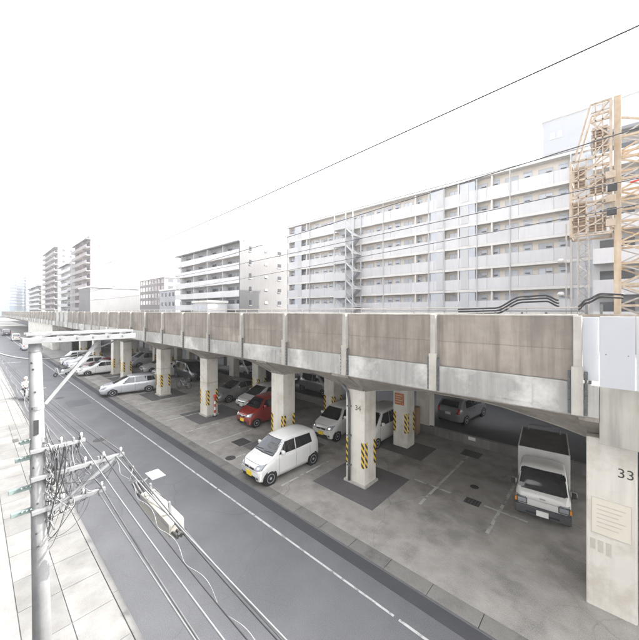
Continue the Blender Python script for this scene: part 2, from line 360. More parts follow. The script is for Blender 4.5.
# fascia squares painted in for patches of reflected sunlight
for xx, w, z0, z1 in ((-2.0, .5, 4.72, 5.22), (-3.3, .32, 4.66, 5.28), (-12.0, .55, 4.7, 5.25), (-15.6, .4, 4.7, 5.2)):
    bx('reflected_sun_patch', 'fascia', via, xx - w, xx + w, FV - .012, FV + .01, z0, z1)
# deck and girders
bx('deck', 'girder', via, XE, 9.0, FV + .31, DB, 4.62, 5.2)
bx('far_parapet', 'wall', via, XE, 9.0, DB, DB + .25, 3.95, 6.86)
D2 = 23.3  # deck, parapet and pillars out to here are added to shade the back street
bx('deck', 'girder', via, XE, 9.0, DB + .26, D2, 4.62, 5.2); bx('shade_parapet', 'wall', via, XE, 9.0, D2, D2 + .22, 4.0, 6.8)
for k in range(11): cbx('pillar', 'dark_concrete', via, -1.2 - 7.2 * k, -.4 - 7.2 * k, D2 - 1.2, D2 - .4, -.05, 4.63, .03)
FRONT = [1.033, 1.73, 2.82, 3.91, 5.28, 5.76, 6.95, 8.0]
UW, VW = 0.134 * K, 0.115 * K
VF, VBK = 1.5 * K, 2.14 * K
spans = [(0.07, 1.033)] + [(FRONT[i] + .134, FRONT[i + 1]) for i in range(len(FRONT) - 1)] + [(8.134, 9.2)]
def zbot(t, l):                                             # haunched soffit
    e = min(t, 1 - t) * l
    return ZP + 0.42 * min(1, e / 2.2) ** 0.8
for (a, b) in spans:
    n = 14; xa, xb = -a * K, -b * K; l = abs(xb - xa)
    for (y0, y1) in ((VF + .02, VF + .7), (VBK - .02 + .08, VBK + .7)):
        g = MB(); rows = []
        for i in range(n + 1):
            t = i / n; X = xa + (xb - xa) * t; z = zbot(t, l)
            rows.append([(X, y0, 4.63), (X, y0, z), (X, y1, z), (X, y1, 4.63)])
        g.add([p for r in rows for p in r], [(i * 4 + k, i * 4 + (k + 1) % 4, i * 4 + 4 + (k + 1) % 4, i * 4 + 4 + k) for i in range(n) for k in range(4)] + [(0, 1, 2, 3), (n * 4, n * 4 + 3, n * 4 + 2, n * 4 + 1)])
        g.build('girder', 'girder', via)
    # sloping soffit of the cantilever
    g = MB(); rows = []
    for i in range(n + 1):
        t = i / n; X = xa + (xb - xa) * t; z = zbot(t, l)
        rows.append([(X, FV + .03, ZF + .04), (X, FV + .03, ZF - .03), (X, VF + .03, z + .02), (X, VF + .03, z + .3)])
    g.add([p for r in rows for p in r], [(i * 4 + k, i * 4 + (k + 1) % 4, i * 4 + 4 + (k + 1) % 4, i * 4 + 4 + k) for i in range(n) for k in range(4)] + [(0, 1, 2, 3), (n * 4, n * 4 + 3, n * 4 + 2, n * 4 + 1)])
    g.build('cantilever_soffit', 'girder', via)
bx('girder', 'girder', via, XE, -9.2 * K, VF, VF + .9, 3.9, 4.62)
pil_lab = {1.033: 'pillar painted with the number 34', }
def stripes(p, x0, x1, yf, yb, zs=(0.75, 1.75)):
    w = 0.16; z0, z1 = zs
    for a, b in ((x0 + .02, x0 + w), (x1 - w, x1 - .02)): bx('warning_stripe', 'stripe', p, a, b, yf - .012, yf + .004, z0, z1)
    bx('warning_stripe', 'stripe', p, x1 - .004, x1 + .012, yf + .03, yf + w + .02, z0, z1)
    bx('warning_stripe', 'stripe', p, x1 - .004, x1 + .012, yb - w - .02, yb - .03, z0, z1)
for i, u in enumerate(FRONT):
    x1, x0 = -u * K, -u * K - UW
    p = cbx('pillar', 'pillar', via, x0, x1, VF, VF + VW, -0.05, ZP + .03, .035)
    cbx('pillar_foot', 'post', p, x0 - .07, x1 + .07, VF - .07, VF + VW + .07, -.05, .09, .02)
    stripes(p, x0, x1, VF, VF + VW)
    MB().prism([(VF + .01, ZP), (VF + .01, 4.62), (FV + .05, 4.62), (FV + .05, 4.5), (VF - .12, ZP + .18)], x0 + .06, x1 - .06, 'x').build('bracket', 'girder', via)
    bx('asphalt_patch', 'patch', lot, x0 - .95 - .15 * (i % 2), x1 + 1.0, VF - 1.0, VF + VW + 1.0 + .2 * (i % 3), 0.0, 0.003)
    if 2 < u < 4: bx('pillar_band', 'post', p, x0 - .004, x1 + .004, VF - .004, VF + VW + .004, 2.2, 2.24)
    xb1 = x1 - .07 * K; xb0 = xb1 - .8
    q = cbx('pillar', 'pillar', via, xb0, xb1, VBK, VBK + .8, -0.05, ZP + .1, .035)
    stripes(q, xb0, xb1, VBK, VBK + .8)
    if i == 0:
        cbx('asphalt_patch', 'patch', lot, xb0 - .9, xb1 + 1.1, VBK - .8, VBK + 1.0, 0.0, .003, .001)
        bx('orange_notice', 'orange', q, xb0 + .1, xb1 - .18, VBK - .02, VBK + .005, 2.15, 2.75)
        for k in range(4): bx('notice_line', 'paper', q, xb0 + .15, xb1 - .28 - .08 * (k % 2), VBK - .024, VBK - .019, 2.62 - k * .12, 2.645 - k * .12)
        p34 = p; text_part('34', .30, 'ink', p, ((x0 + x1) / 2 + .14, VF - .003, 3.0))
        # downpipe on the pillar
        d = MB().tube([(x0 - .75, VF + .15, 4.15), (x0 - .5, VF, 4.12), (x0 - .1, VF - .12, 3.95), (x0 + .17, VF - .09, 3.7), (x0 + .22, VF - .07, 3.3), (x0 + .22, VF - .07, .1)], .055, 10)
        d.build('downpipe', 'galv_dull', p, smooth=True)
        for zz in (.7, 1.9, 3.1): bx('pipe_clip', 'galv', p, x0 + .14, x0 + .30, VF - .135, VF + .01, zz, zz + .05)
    # third row, slimmer, behind the low wall
    cbx('pillar', 'pillar', via, xb0, xb1, 2.52 * K, 2.52 * K + .7, -0.05, 4.63, .03)
# pier 33 with the seat block above it and the white sheeting
X33a, X33b, V33 = -0.49, 0.39, 1.43 * K
p33 = cbx('pillar', 'pillar', via, X33a, X33b, V33, V33 + 1.15, -.05, 4.0, .04)
p33['label'] = 'wide cream pillar painted with the number 33'
text_part('33', .30, 'ink', p33, (.2, V33 - .003, 3.2))
bx('warning_stripe', 'stripe', p33, X33a - .012, X33a + .004, V33 + .75, V33 + .93, 1.2, 2.2)
nb_ = bx('notice_board', 'paper', p33, -.4, .3, V33 - .015, V33 + .004, 1.75, 2.6)
for k in range(6): bx('notice_line', 'paleink', nb_, -.3, .2 - .06 * (k % 3), V33 - .018, V33 - .014, 2.42 - k * .1, 2.445 - k * .1)
for a in ((-.4, -.385, 1.75, 2.6), (.285, .3, 1.75, 2.6), (-.384, .284, 2.585, 2.6), (-.384, .284, 1.75, 1.765)):
    bx('notice_border', 'paleink', nb_, a[0], a[1], V33 - .019, V33 - .0155, a[2], a[3])
for k in range(3): bx('notice_line', 'paleink', p33, -.42 + k * .14, -.32 + k * .14, V33 - .006, V33 + .004, 1.35 - .03 * k, 1.6)
cbx('bridge_seat', 'block', via, -.24, 9.0, FV + .06, FV + 1.2, 4.02, 5.32, .02)
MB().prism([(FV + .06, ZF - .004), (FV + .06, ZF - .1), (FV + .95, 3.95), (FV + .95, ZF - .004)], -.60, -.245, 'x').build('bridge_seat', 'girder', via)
cbx('fascia_panel', 'fascia', via, XP0 + .01, -.245, FV + .01, FV + .3, ZF + .002, 5.33, .012)
cbx('pillar', 'pillar', via, 5.6, 6.6, V33, V33 + 1.15, -.05, 4.0, .04)
hd = thing('white_hoarding', 'flat white sheet panels standing on the viaduct edge above pillar 33', 'hoarding', (0, FV, 5.3))
cbx('sheet_panel', 'sheet', hd, -.53, -.24, FV + .02, FV + .05, 5.42, 6.86, .006)
for k in range(6): 
    xa = -.225 + k * .57
    o = cbx('sheet_panel', 'sheet', hd, xa, xa + .555, FV - .10, FV - .07, 5.33, 6.88, .006)
    for zz in (6.05,):
        for q in (.1, .45): MB().lathe([(.012, -.012), (.012, 0)], (xa + q, FV - .10, zz), 'y', 8).build('bolt', 'galv_dull', o)
for xa in (-.4, .3, 1.4, 2.5): bx('support_frame', 'galv_dull', hd, xa - .03, xa + .03, FV - .068 if xa > -.3 else FV + .052, FV + .3, 5.34, 6.8)
# handrail on the far parapet
hr = thing('handrail', 'thin white pipe handrail running along the far edge of the viaduct', 'handrail', (0, DB + .12, 6.86))
MB().tube([(-80, DB + .12, 7.16), (-1.0, DB + .12, 7.16)], .035, 8).build('rail', 'hoist', hr)
MB().tube([(-80, DB + .12, 7.0), (-1.0, DB + .12, 7.0)], .03, 8).build('rail', 'galv_dull', hr)
me = MB().tube([(0, 0, 0), (0, 0, .3)], .03, 6).mesh('rail_post', 'hoist')
for k in range(40): link('rail_post', me, hr, (-1.2 - 2 * k, DB + .12, 6.86))
# abutment block and enclosed bays further along
ab = thing('abutment', 'pale concrete abutment block under the far end of the viaduct', 'abutment', (-85, FV, 0))
cbx('wall', 'pillar', ab, -110, -74.2, FV + .35, VF + 6, -.05, ZF - .05, .05)
gw = thing('garage_front', 'grey panelled garage front closing the viaduct arches past the parked cars', 'garage', (-66, VF, 0))
for k in range(7): cbx('wall_panel', 'dark_concrete', gw, -73.9 + k * 1.5, -72.42 + k * 1.5, VF + .25, VF + .4, 0, 4.3, .02)
# low wall at the back of the lot
lw = thing('low_wall', 'low grey concrete wall along the back of the parking lot', 'wall', (0, GY, 0))
for k in range(16):
    cbx('wall_block', 'dark_concrete', lw, 6 - 4.2 * (k + 1) + .01, 6 - 4.2 * k, GY, GY + .2, -.05, .47, .02)
p = ground_px(469, 432, .3); tag(bx('small_sign', 'plate_w', None, -5.6, -5.25, GY - .03, GY - .005, .28, .44), 'small blank white plate fixed on the low grey wall', 'sign')
fw = thing('shade_fence', 'grey panel fence, heightened for shade, beyond the back street under the viaduct', 'fence', (0, 27.2, 0))
for k in range(40): cbx('fence_panel', 'old_asphalt', fw, 12 - 2 * (k + 1) + .02, 12 - 2 * k, 27.2, 27.28, -.05, 6.75, .01)  # height and dark panels added to keep light from under the deck
cb = thing('storage_cabinet', 'brown box cabinet beside the slim pillar behind the low wall', 'cabinet', (-8.55, 17.2, 0))
cbx('cabinet_body', 'cardboard', cb, -8.9, -8.2, 17.0, 17.5, 0, 1.5, .02); bx('cabinet_door', 'cardboard', cb, -8.86, -8.24, 16.985, 16.998, .1, 1.44)

# ================================================================== BUILDINGS
FZ = [1.5 + 2.67 * k for k in range(9)]
AV = 5.87 * K; AX0, AX1 = -6.6 * K, -0.2 * K
ap = thing('apartment_building', 'long pale apartment block with open corridors and an outside stair', 'building', ((AX0 + AX1) / 2, AV, 0))
bx('wall', 'bcream', ap, AX0, AX1, AV + .8, AV + 12, 0, FZ[8])
bx('roof', 'bslab', ap, AX0 - .15, AX1 + .15, AV - .12, AV + 12.1, FZ[8] + .003, FZ[8] + .28)
bx('roof_edge', 'broof', ap, AX0 - .18, AX1 + .18, AV - .15, AV + 12.15, FZ[8] + .283, FZ[8] + .36)
NBAY = 14; BW = (AX1 - AX0) / NBAY
STX = -30.6
par = MB().cbox(-BW / 2 + .012, BW / 2 - .012, 0, .1, .12, 1.38, .01).mesh('corridor_parapet', 'bblue')
sl = MB().box(0, AX1 - AX0, -.06, .8, -.2, .1).mesh('corridor_slab', 'bslab')
dr = MB().cbox(-.42, .42, .73, .81, .1, 2.1, .01).mesh('door', 'door')
tr = MB().box(-.42, .42, .72, .8, 2.14, 2.34).mesh('transom_window', 'frosted')
wn = MB().box(-.6, .6, .75, .81, 1.0, 2.1).mesh('window', 'frosted')
wf = MB()
for a in ((-.66, -.6, .95, 2.15), (.6, .66, .95, 2.15), (-.6, .6, .95, 1.0), (-.6, .6, 2.1, 2.15), (-.03, .03, 1.0, 2.1)): wf.box(a[0], a[1], .71, .8, a[2], a[3])
wf = wf.mesh('window_frame', 'bwhite')
fx = MB().cbox(-.24, .24, .55, .7, 1.66, 1.75, .02).mesh('corridor_light', 'fixture')
scr = MB().box(-.9, .9, .02, .09, 1.24, 2.5).mesh('screen', 'screen')
scl = MB().box(-.45, .45, -.05, -.01, .2, 2.3).mesh('screen', 'bwhite')
for f in range(2, 8):
    z = FZ[f]
    link('corridor_slab', sl, ap, (AX0, AV, z))
    for b in range(NBAY):
        xc = AX0 + (b + .5) * BW
        link('corridor_parapet', par, ap, (xc, AV, z))
        link('door', dr, ap, (xc - .85, AV, z)); link('corridor_light', fx, ap, (xc - .85, AV, z)); link('transom_window', tr, ap, (xc - .85, AV, z))
        if b % 2 == 0: link('corridor_light', fx, ap, (xc + 1.1, AV, z))
        w = link('window', wn, ap, (xc + .8, AV, z)); link('window_frame', wf, w, (xc + .8, AV, z))
    for sx in (-43.2, -17.0, -13.2, -2.2):
        link('screen', scr, ap, (sx, AV, z)); link('screen', scl, ap, (sx + (.4 if sx < -15 else -.3), AV, z))
for xx in (AX0 + .1, -40.1, -25.0, -18.1, -16.0, -12.1, -8.6, -3.2, AX1 - .1):
    MB().tube([(xx, AV - .12, 3), (xx, AV - .12, FZ[8])], .06, 8).build('drainpipe', 'bwhite', ap)
for xx in (AX0 + .4, -41.0, -20.0, -17.9, -14.3, -10.5):
    cbx('fin_wall', 'bslab', ap, xx - .09, xx + .09, AV + .02, AV + .79, 4, FZ[8] - .01, .01)
for k in range(9):
    xx = AX0 + 2 + k * 5.1; MB().tube([(xx, AV + .4, FZ[8] + .3), (xx, AV + .4, FZ[8] + .8)], .05, 6).build('roof_post', 'hoist', ap)
MB().tube([(AX0 + 1, AV + .4, FZ[8] + .8), (AX1 - 1, AV + .4, FZ[8] + .8)], .035, 6).build('roof_rail', 'hoist', ap)
cbx('roof_hut', 'bwhite', ap, -30, -26.5, AV + 3, AV + 6, FZ[8] + .3, FZ[8] + 1.5, .03)
cbx('roof_box', 'screen', ap, -7.3, -5.6, AV + 5, AV + 7, FZ[8] + .3, FZ[8] + 2.2, .03)
# outside stair
st = thing('outside_stair', 'white open zigzag escape stair on the front of the long apartment block', 'staircase', (STX, AV - 1.2, 0))
y0, y1 = AV - 2.3, AV - .2
for a in ((-1.9, y0), (.35, y0), (1.7, y0), (1.7, y1), (-1.9, y1), (.35, y1)):
    MB().bar((STX + a[0], a[1], 0), (STX + a[0], a[1], FZ[8] - .6), .13).build('stair_post', 'bwhite', st)
for f in range(2, 8):
    z = FZ[f] - .5
    cbx('landing', 'bslab', st, STX - 1.95, STX + .3, y0 - .03, y1, z, z + .14, .01)
    cbx('landing_parapet', 'bwhite', st, STX - 2.02, STX + .36, y0 - .12, y0 - .03, z - .02, z + 1.2, .02)
    cbx('landing_parapet', 'bwhite', st, STX - 2.06, STX - 1.97, y0 - .02, y1, z - .02, z + 1.2, .02)
    MB().prism([(STX - 1.9, z - .02), (STX + .3, z - .02), (STX - .2, z - .75), (STX - 1.0, z - .75)], y0 + .5, y1 - .3, 'y').build('stair_soffit', 'bgrey', st)
    MB().prism([(STX + .3, z), (STX + .3, z + .3), (STX + 1.75, z - 1.05), (STX + 1.75, z - 1.35)], y0, y0 + .08, 'y').build('stringer', 'bwhite', st)
    MB().prism([(STX + .3, z), (STX + .3, z - .3), (STX + 1.75, z - 1.35), (STX + 1.75, z - 1.05)][::-1], y0 + 1.0, y0 + 1.08, 'y').build('stringer', 'bwhite', st)
    MB().prism([(STX + .3, z - 2.67), (STX + .3, z - 2.37), (STX + 1.75, z - 1.05), (STX + 1.75, z - 1.35)], y0 + 1.2, y1, 'y').build('stair_flight', 'bgrey', st)
    MB().bar((STX + .3, y0, z + 1.15), (STX + 1.75, y0, z - .15), .06).build('stair_rail', 'bwhite', st)
    cbx('half_landing', 'bslab', st, STX + 1.3, STX + 1.85, y0, y1, z - 1.36, z - 1.22, .01)

def block(name, label, x0, x1, y0, y1, h, m, base=None):
    t = thing(name, label, 'building', ((x0 + x1) / 2, y0, 0))
    bx('wall', m, t, x0, x1, y0, y1, 0, h)
    bx('roof', base or 'bslab', t, x0 - .2, x1 + .2, y0 - .2, y1 + .2, h + .003, h + .4); return t
def balconies_front(t, x0, x1, y0, h, fh, zmin, mp, mrec, deep=1.3, bay=3.0, top=0.3, ph=1.15):
    z = h - fh
    n = max(1, int(round((x1 - x0) / bay))); bw = (x1 - x0) / n
    wnm = MB().box(-bw * .36, bw * .36, -.05, .02, .1, 2.0).mesh('window', 'wglass')
    fin = MB().box(-.06, .06, -deep + .1, -.001, .12, fh - .13).mesh('partition', mp)
    while z > zmin:
        bx('balcony_slab', 'bslab', t, x0, x1, y0 - deep, y0 - .001, z - .12, z + .08)
        for b in range(n):
            bx('balcony_parapet', mp, t, x0 + b * bw + .01, x0 + (b + 1) * bw - .01, y0 - deep - .05, y0 - deep + .05, z - .15, z + ph)
            link('window', wnm, t, (x0 + (b + .5) * bw, y0, z))
            if b % 2: link('partition', fin, t, (x0 + b * bw, y0, z))
        z -= fh
    bx('roof_canopy', 'broof', t, x0 - .1, x1 + .1, y0 - deep - .1, y0 - .21, h - .03, h + .22)
def windows_side(t, x, ys, h, fh, zmin, w=.5, wh=1.1, mg='wglass', off=.9):
    me = MB().box(-.02, .05, -w, w, 0, wh).mesh('window', mg)
    sm = MB().box(0, .12, -w - .08, w + .08, -.08, 0).mesh('sill', 'bslab')
    z = h - fh
    while z > zmin:
        for y in ys:
            o = link('window', me, t, (x, y, z + off)); link('sill', sm, o, (x, y, z + off))
        z -= fh
def windows_front(t, xs, y, h, fh, zmin, w=.7, wh=1.2, mg='wglass', off=.9):
    me = MB().box(-w, w, -.05, .02, 0, wh).mesh('window', mg)
    sm = MB().box(-w - .08, w + .08, -.12, 0, -.08, 0).mesh('sill', 'bslab')
    z = h - fh
    while z > zmin:
        for x in xs:
            o = link('window', me, t, (x, y, z + off)); link('sill', sm, o, (x, y, z + off))
        z -= fh
# five-storey balcony building left of the long block
b = block('balcony_building', 'grey balcony building with blank white end wall, left of the long block', -83.3, -54.1, 36.9, 50.5, 20.8, 'bgrey')
balconies_front(b, -83.2, -54.2, 36.9, 20.8, 2.7, 4, 'bblue', 'bdark', deep=1.3, bay=3.2)
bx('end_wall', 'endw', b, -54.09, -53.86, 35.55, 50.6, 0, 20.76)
windows_side(b, -53.86, (38.0,), 20.8, 2.7, 5, .25, 1.0); windows_side(b, -53.86, (45.6,), 20.8, 2.7, 5, .45, .8, off=1.0)
windows_side(b, -53.86, (42.0,), 20.8, 2.7, 5, .3, .35, 'bslab', off=1.3)
# balcony block at the right behind the crane
b = block('white_balcony_block', 'white balcony block with wide dark windows behind the yellow crane mast', -1.38, 14, 37.6, 46, 22.0, 'bwhite')
balconies_front(b, -1.33, 14, 37.6, 22.0, 2.7, 4, 'bblue', 'bdark', deep=1.2, bay=3.0)
b = block('tall_white_tower', 'tall plain white tower block rising behind the long apartment roof', -7.6, 6, 56, 66, 34.2, 'towerw')
windows_front(b, (-6.4, -5.6), 56, 34, 3.4, 22, .25, .9, 'screen'); windows_front(b, (-3.5, 0.5, 4), 56, 28, 3.0, 20, .8, .25, 'screen')
# far left row
b = block('stepped_tower', 'tall pinkish tower with a column of shaded balconies on the left skyline', -168, -142, 29.7, 38.6, 33.5, 'bpink')
balconies_front(b, -168, -142.2, 29.7, 33.5, 2.9, 5, 'bpink', 'bdark', bay=6, ph=1.0)
bx('rooftop_sign', 'screen', b, -141.95, -141.8, 32.5, 34.5, 30.6, 32.2); cbx('roof_hut', 'bpink', b, -160, -150, 31, 36, 33.9, 36.5, .05)
windows_side(b, -142, (33.2, 36.4), 31, 2.9, 8, .5, .8, 'bgrey')
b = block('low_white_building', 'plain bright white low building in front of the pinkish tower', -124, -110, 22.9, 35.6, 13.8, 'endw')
windows_side(b, -110, (24.5, 26.2), 12.5, 2.9, 8, .3, 1.0, 'screen')
cbx('roof_hut', 'bwhite', b, -120, -112, 30, 35, 14.2, 17.2, .05)
b = block('striped_block', 'white block with dark horizontal window bands between two taller towers', -193, -170, 28.6, 40, 27, 'bwhite')
balconies_front(b, -192.8, -170.2, 28.6, 27, 3.0, 5, 'bwhite', 'bdark', bay=8, deep=1.1)
b = block('slender_tower', 'slender tall tower with pinkish balconies near the left edge', -250, -208, 29.7, 38, 39.5, 'bbeige')
balconies_front(b, -250, -208.2, 29.7, 39.5, 2.9, 5, 'bpink', 'bdark', bay=10, ph=.95)
windows_side(b, -208, (32, 35), 39.5, 2.9, 8, .6, 1.2)
b = block('beige_low_block', 'small beige block just left of the slender tower', -320, -258, 29, 42, 22.5, 'bbeige')
balconies_front(b, -320, -258.2, 29, 22.5, 2.9, 5, 'bwhite', 'bdark', bay=15)
for nm, lab, px, w, Y, h in (('glass_tower', 'distant bluish glass tower at the left edge of the skyline', 8, 22, 420, 58), ('hazy_tower', 'wide distant bluish tower second from the left edge', 22, 26, 450, 62), ('far_block', 'faint grey distant block right of the bluish towers', 34, 16, 430, 55)):
    X = (px - 320) / 320 * Y; wx = -(-0.736 * X + 0.677 * Y); wy = 0.677 * X + 0.736 * Y
    b = block(nm, lab, wx - w, wx + w / 2, wy - 8, wy + 8, h, 'bglass')
    z = h - 4
    while z > 10: bx('spandrel', 'bgrey', b, wx + w / 2, wx + w / 2 + .15, wy - 7.9, wy + 7.9, z, z + 1.2); bx('spandrel', 'bgrey', b, wx - w, wx + w / 2 - .01, wy - 8.15, wy - 8, z, z + 1.2); z -= 4
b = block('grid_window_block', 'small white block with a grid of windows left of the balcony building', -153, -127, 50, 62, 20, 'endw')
windows_front(b, [-151 + 3.2 * k for k in range(8)], 50, 20, 2.8, 6, 1.1, 1.5); windows_side(b, -127, (52.5, 56, 59.5), 20, 2.8, 6, .9, 1.4)
b = block('grey_house', 'low grey building beside the balcony building, small square windows', -105, -93.5, 40, 50, 13.2, 'bgrey')
windows_front(b, (-103, -100.3, -97.5, -95), 40, 13.2, 2.8, 6, .6, 1.2); windows_side(b, -93.5, (42, 45, 48), 13.2, 2.8, 6, .6, 1.2)
b = block('white_shed', 'small white flat-roofed hut with blue windows peeking over the parapet', -62, -56, 30, 34, 8.6, 'bwhite')
windows_front(b, (-60.6, -58.9, -57.2), 30, 8.6, 2.7, 3, .6, .9, 'screen', off=1.2)

# the building the picture is taken from, just behind the viewpoint
nb = block('tiled_building', 'grey tiled building lining the near pavement opposite the viaduct', -40, 24, -14, -1.6, 26, 'tile')
me = MB().box(-.8, .8, -.02, .06, 0, 1.3).mesh('window', 'wglass'); ms = MB().box(-.9, .9, 0, .16, -.1, 0).mesh('sill', 'bslab')
for f in range(8):
    for k in range(18):
        o = link('window', me, nb, (-38 + 3.5 * k, -1.6, 1.0 + 3.1 * f)); link('sill', ms, o, (-38 + 3.5 * k, -1.6, 1.0 + 3.1 * f))
# ================================================================== CRANE AND HOIST
MX, MY, MW, MT = 0.15, 24.0, 2.3, 18.8
cr = thing('crane_mast', 'yellow lattice crane mast rising behind the viaduct at the right edge', 'crane', (MX + MW / 2, MY + MW / 2, 0))
corners = [(MX, MY), (MX + MW, MY), (MX + MW, MY + MW), (MX, MY + MW)]
for (a, c) in corners: cbx('mast_leg', 'crane', cr, a - .15, a + .15, c - .15, c + .15, 0, MT, .03)
z = 0.4; ph = 1.15; k = 0
while z + ph < MT:
    for s in range(4):
        a, c = corners[s], corners[(s + 1) % 4]
        MB().bar((*a, z), (*c, z), .11).build('cross_bar', 'crane', cr)
        p, q = (a, c) if (k + s) % 2 else (c, a)
        MB().bar((*p, z), (*q, z + ph), .085).build('diagonal_brace', 'crane', cr)
        if s in (0, 2): MB().bar((*q, z), (*p, z + ph), .06).build('diagonal_brace', 'hoist', cr)
    z += ph; k += 1
for s in range(2):
    MB().bar((MX + .9 + .4 * s, MY + .5, 0), (MX + .9 + .4 * s, MY + .5, MT), .05).build('ladder_rail', 'hoist', cr)
for k in range(46): MB().bar((MX + .9, MY + .5, 4.8 + .3 * k), (MX + 1.3, MY + .5, 4.8 + .3 * k), .03).build('ladder_rung', 'hoist', cr)
MB().tube([(MX + .5, MY - .1, 13.9), (MX + 2.2, MY - .1, 14.1)], .05, 8).build('red_pipe', 'redplastic', cr)
# hoist platform frame carried by a slim mast
hx0, hx1, hy0, hy1 = -1.85, -.12, 23.6, 25.0
ho = thing('construction_hoist', 'tan steel lattice hoist frame with brown louvres on a slim mast', 'hoist', (-1.1, 24.2, 0))
for (a, c) in ((hx0, hy0), (hx1, hy0), (hx0, hy1), (hx1, hy1)):
    MB().bar((a, c, 11.3), (a, c, 15.6 if a < -1 else 18.6), .12).build('frame_post', 'tan', ho)
for zz in (11.3, 12.4, 13.5, 14.5, 15.6):
    for p, q in (((hx0, hy0), (hx1, hy0)), ((hx0, hy1), (hx1, hy1)), ((hx0, hy0), (hx0, hy1)), ((hx1, hy0), (hx1, hy1))):
        MB().bar((*p, zz), (*q, zz), .1).build('frame_beam', 'tan', ho)
for zz in (16.6, 17.6, 18.6):
    for c in (hy0, hy1): MB().bar((-.95, c, zz), (hx1, c, zz), .1).build('frame_beam', 'tan', ho)
for c in (hy0, hy1):
    MB().bar((hx0 + .15, c, 15.6), (-.95, c, 18.6), .1).build('frame_post', 'tan', ho)
    for i, zz in enumerate((11.3, 12.4, 13.5, 14.5)): MB().bar((hx0, c, zz), (hx1, c, zz + 1.05), .07).build('frame_brace', 'tan', ho)
    for i, zz in enumerate((15.6, 16.6, 17.6)): MB().bar(((-.95, hx1)[i % 2], c, zz), ((hx1, -.95)[i % 2], c, zz + 1), .07).build('frame_brace', 'tan', ho)
for zz in (11.85, 12.95, 14.0, 15.05, 16.1, 17.1, 18.1): MB().bar((hx0 if zz < 15.6 else -.95, hy0 - .02, zz), (hx1, hy0 - .02, zz), .06).build('guard_rail', 'tan', ho)
for xx in (-1.5, -1.15, -.75, -.45): MB().bar((xx, hy0 - .02, 11.3), (xx, hy0 - .02, 15.6 if xx < -1 else 18.6), .06).build('guard_post', 'tan', ho)
def louvre(x0, x1, z0, z1):
    bx('louvre_panel', 'tan', ho, x0, x1, hy0 + .12, hy0 + .15, z0, z1)
    n = int((z1 - z0) / .17)
    for k in range(n): bx('louvre_slat', 'brown', ho, x0 + .04, x1 - .04, hy0 + .02, hy0 + .118, z0 + .04 + k * .17, z0 + .13 + k * .17)
louvre(-1.75, -1.15, 11.5, 13.3); louvre(-1.05, -.3, 11.45, 12.3); louvre(-.9, -.25, 16.0, 17.3); louvre(-1.7, -1.2, 14.0, 15.3); louvre(-1.0, -.3, 13.6, 14.4)
for i, (x0, z0) in enumerate(((-.05, 11.6), (.0, 12.2), (-.05, 12.9), (.02, 13.5), (-.05, 14.2))): cbx('machine_box', 'trim' if i % 2 else 'tan', ho, x0 - .28, x0 + .12, hy0 - .25, hy0 - .03, z0, z0 + .38, .02)
sm = [(-1.55, 24.0), (-1.05, 24.0), (-1.05, 24.5), (-1.55, 24.5)]
for (a, c) in sm: MB().bar((a, c, 0), (a, c, 11.3), .07).build('mast_leg', 'hoist', ho)
zz = .2; k = 0
while zz < 11:
    for s in range(4):
        a, c = sm[s], sm[(s + 1) % 4]
        if zz > 4: MB().bar((*a, zz) if k % 2 else (*c, zz), (*c, zz + .5) if k % 2 else (*a, zz + .5), .045).build('mast_brace', 'hoist', ho)
    zz += .5; k += 1
for xx in (-2.1, -1.85): MB().bar((xx, 24.1, 0), (xx, 24.1, 12.2), .06).build('guide_rail', 'hoist', ho)
for zz, xx in ((9.9, -2.35), (7.9, -2.35)): MB().lathe([(.05, 0), (.16, .05), (.18, .14), (.1, .24)], (xx, 24, zz), n=14).build('site_lamp', 'bwhite', ho); 
for zz in (7.9, 9.9): MB().bar((-2.45, 24.05, zz), (-1.8, 24.1, zz), .05).build('lamp_arm', 'hoist', ho)
MB().bar((hx1, 24.2, 11.6), (MX, 24.2, 11.6), .12).build('mast_tie', 'tan', ho); MB().bar((hx1, 24.2, 15), (MX, 24.2, 15), .12).build('mast_tie', 'tan', ho)
# black hoses humping over a trestle
def hoses(name, label, xs, zs, n):
    t = thing(name, label, 'hose', (xs[0], DB + .1, 6.9))
    for k in range(n):
        pts = []
        for i in range(25):
            s = i / 24 * (len(xs) - 1); j = min(int(s), len(xs) - 2); f = s - j; f = f * f * (3 - 2 * f)
            pts.append((xs[j] + (xs[j + 1] - xs[j]) * (s - j), DB + .02 + .1 * k, zs[j] + (zs[j + 1] - zs[j]) * f - .14 * k))
        MB().tube(pts, .045, 8).build('hose', 'black', t, smooth=True)
    for xx in xs[1:-1]: MB().bar((xx, DB + .12, 6.85), (xx, DB + .12, min(zs[1:-1]) - .2), .09).build('trestle_post', 'galv_dull', t)
hoses('hose_bundle', 'black hoses humping above the brown parapet left of the slim mast', (-6.5, -4.6, -3.4, -2.4, -1.9), (7.1, 7.15, 7.72, 7.75, 7.5), 3)
hoses('hose_bundle', 'black hoses arching between the slim mast and the yellow crane mast', (-1.2, -.9, -.4, .3), (7.2, 7.5, 7.75, 7.7), 2)

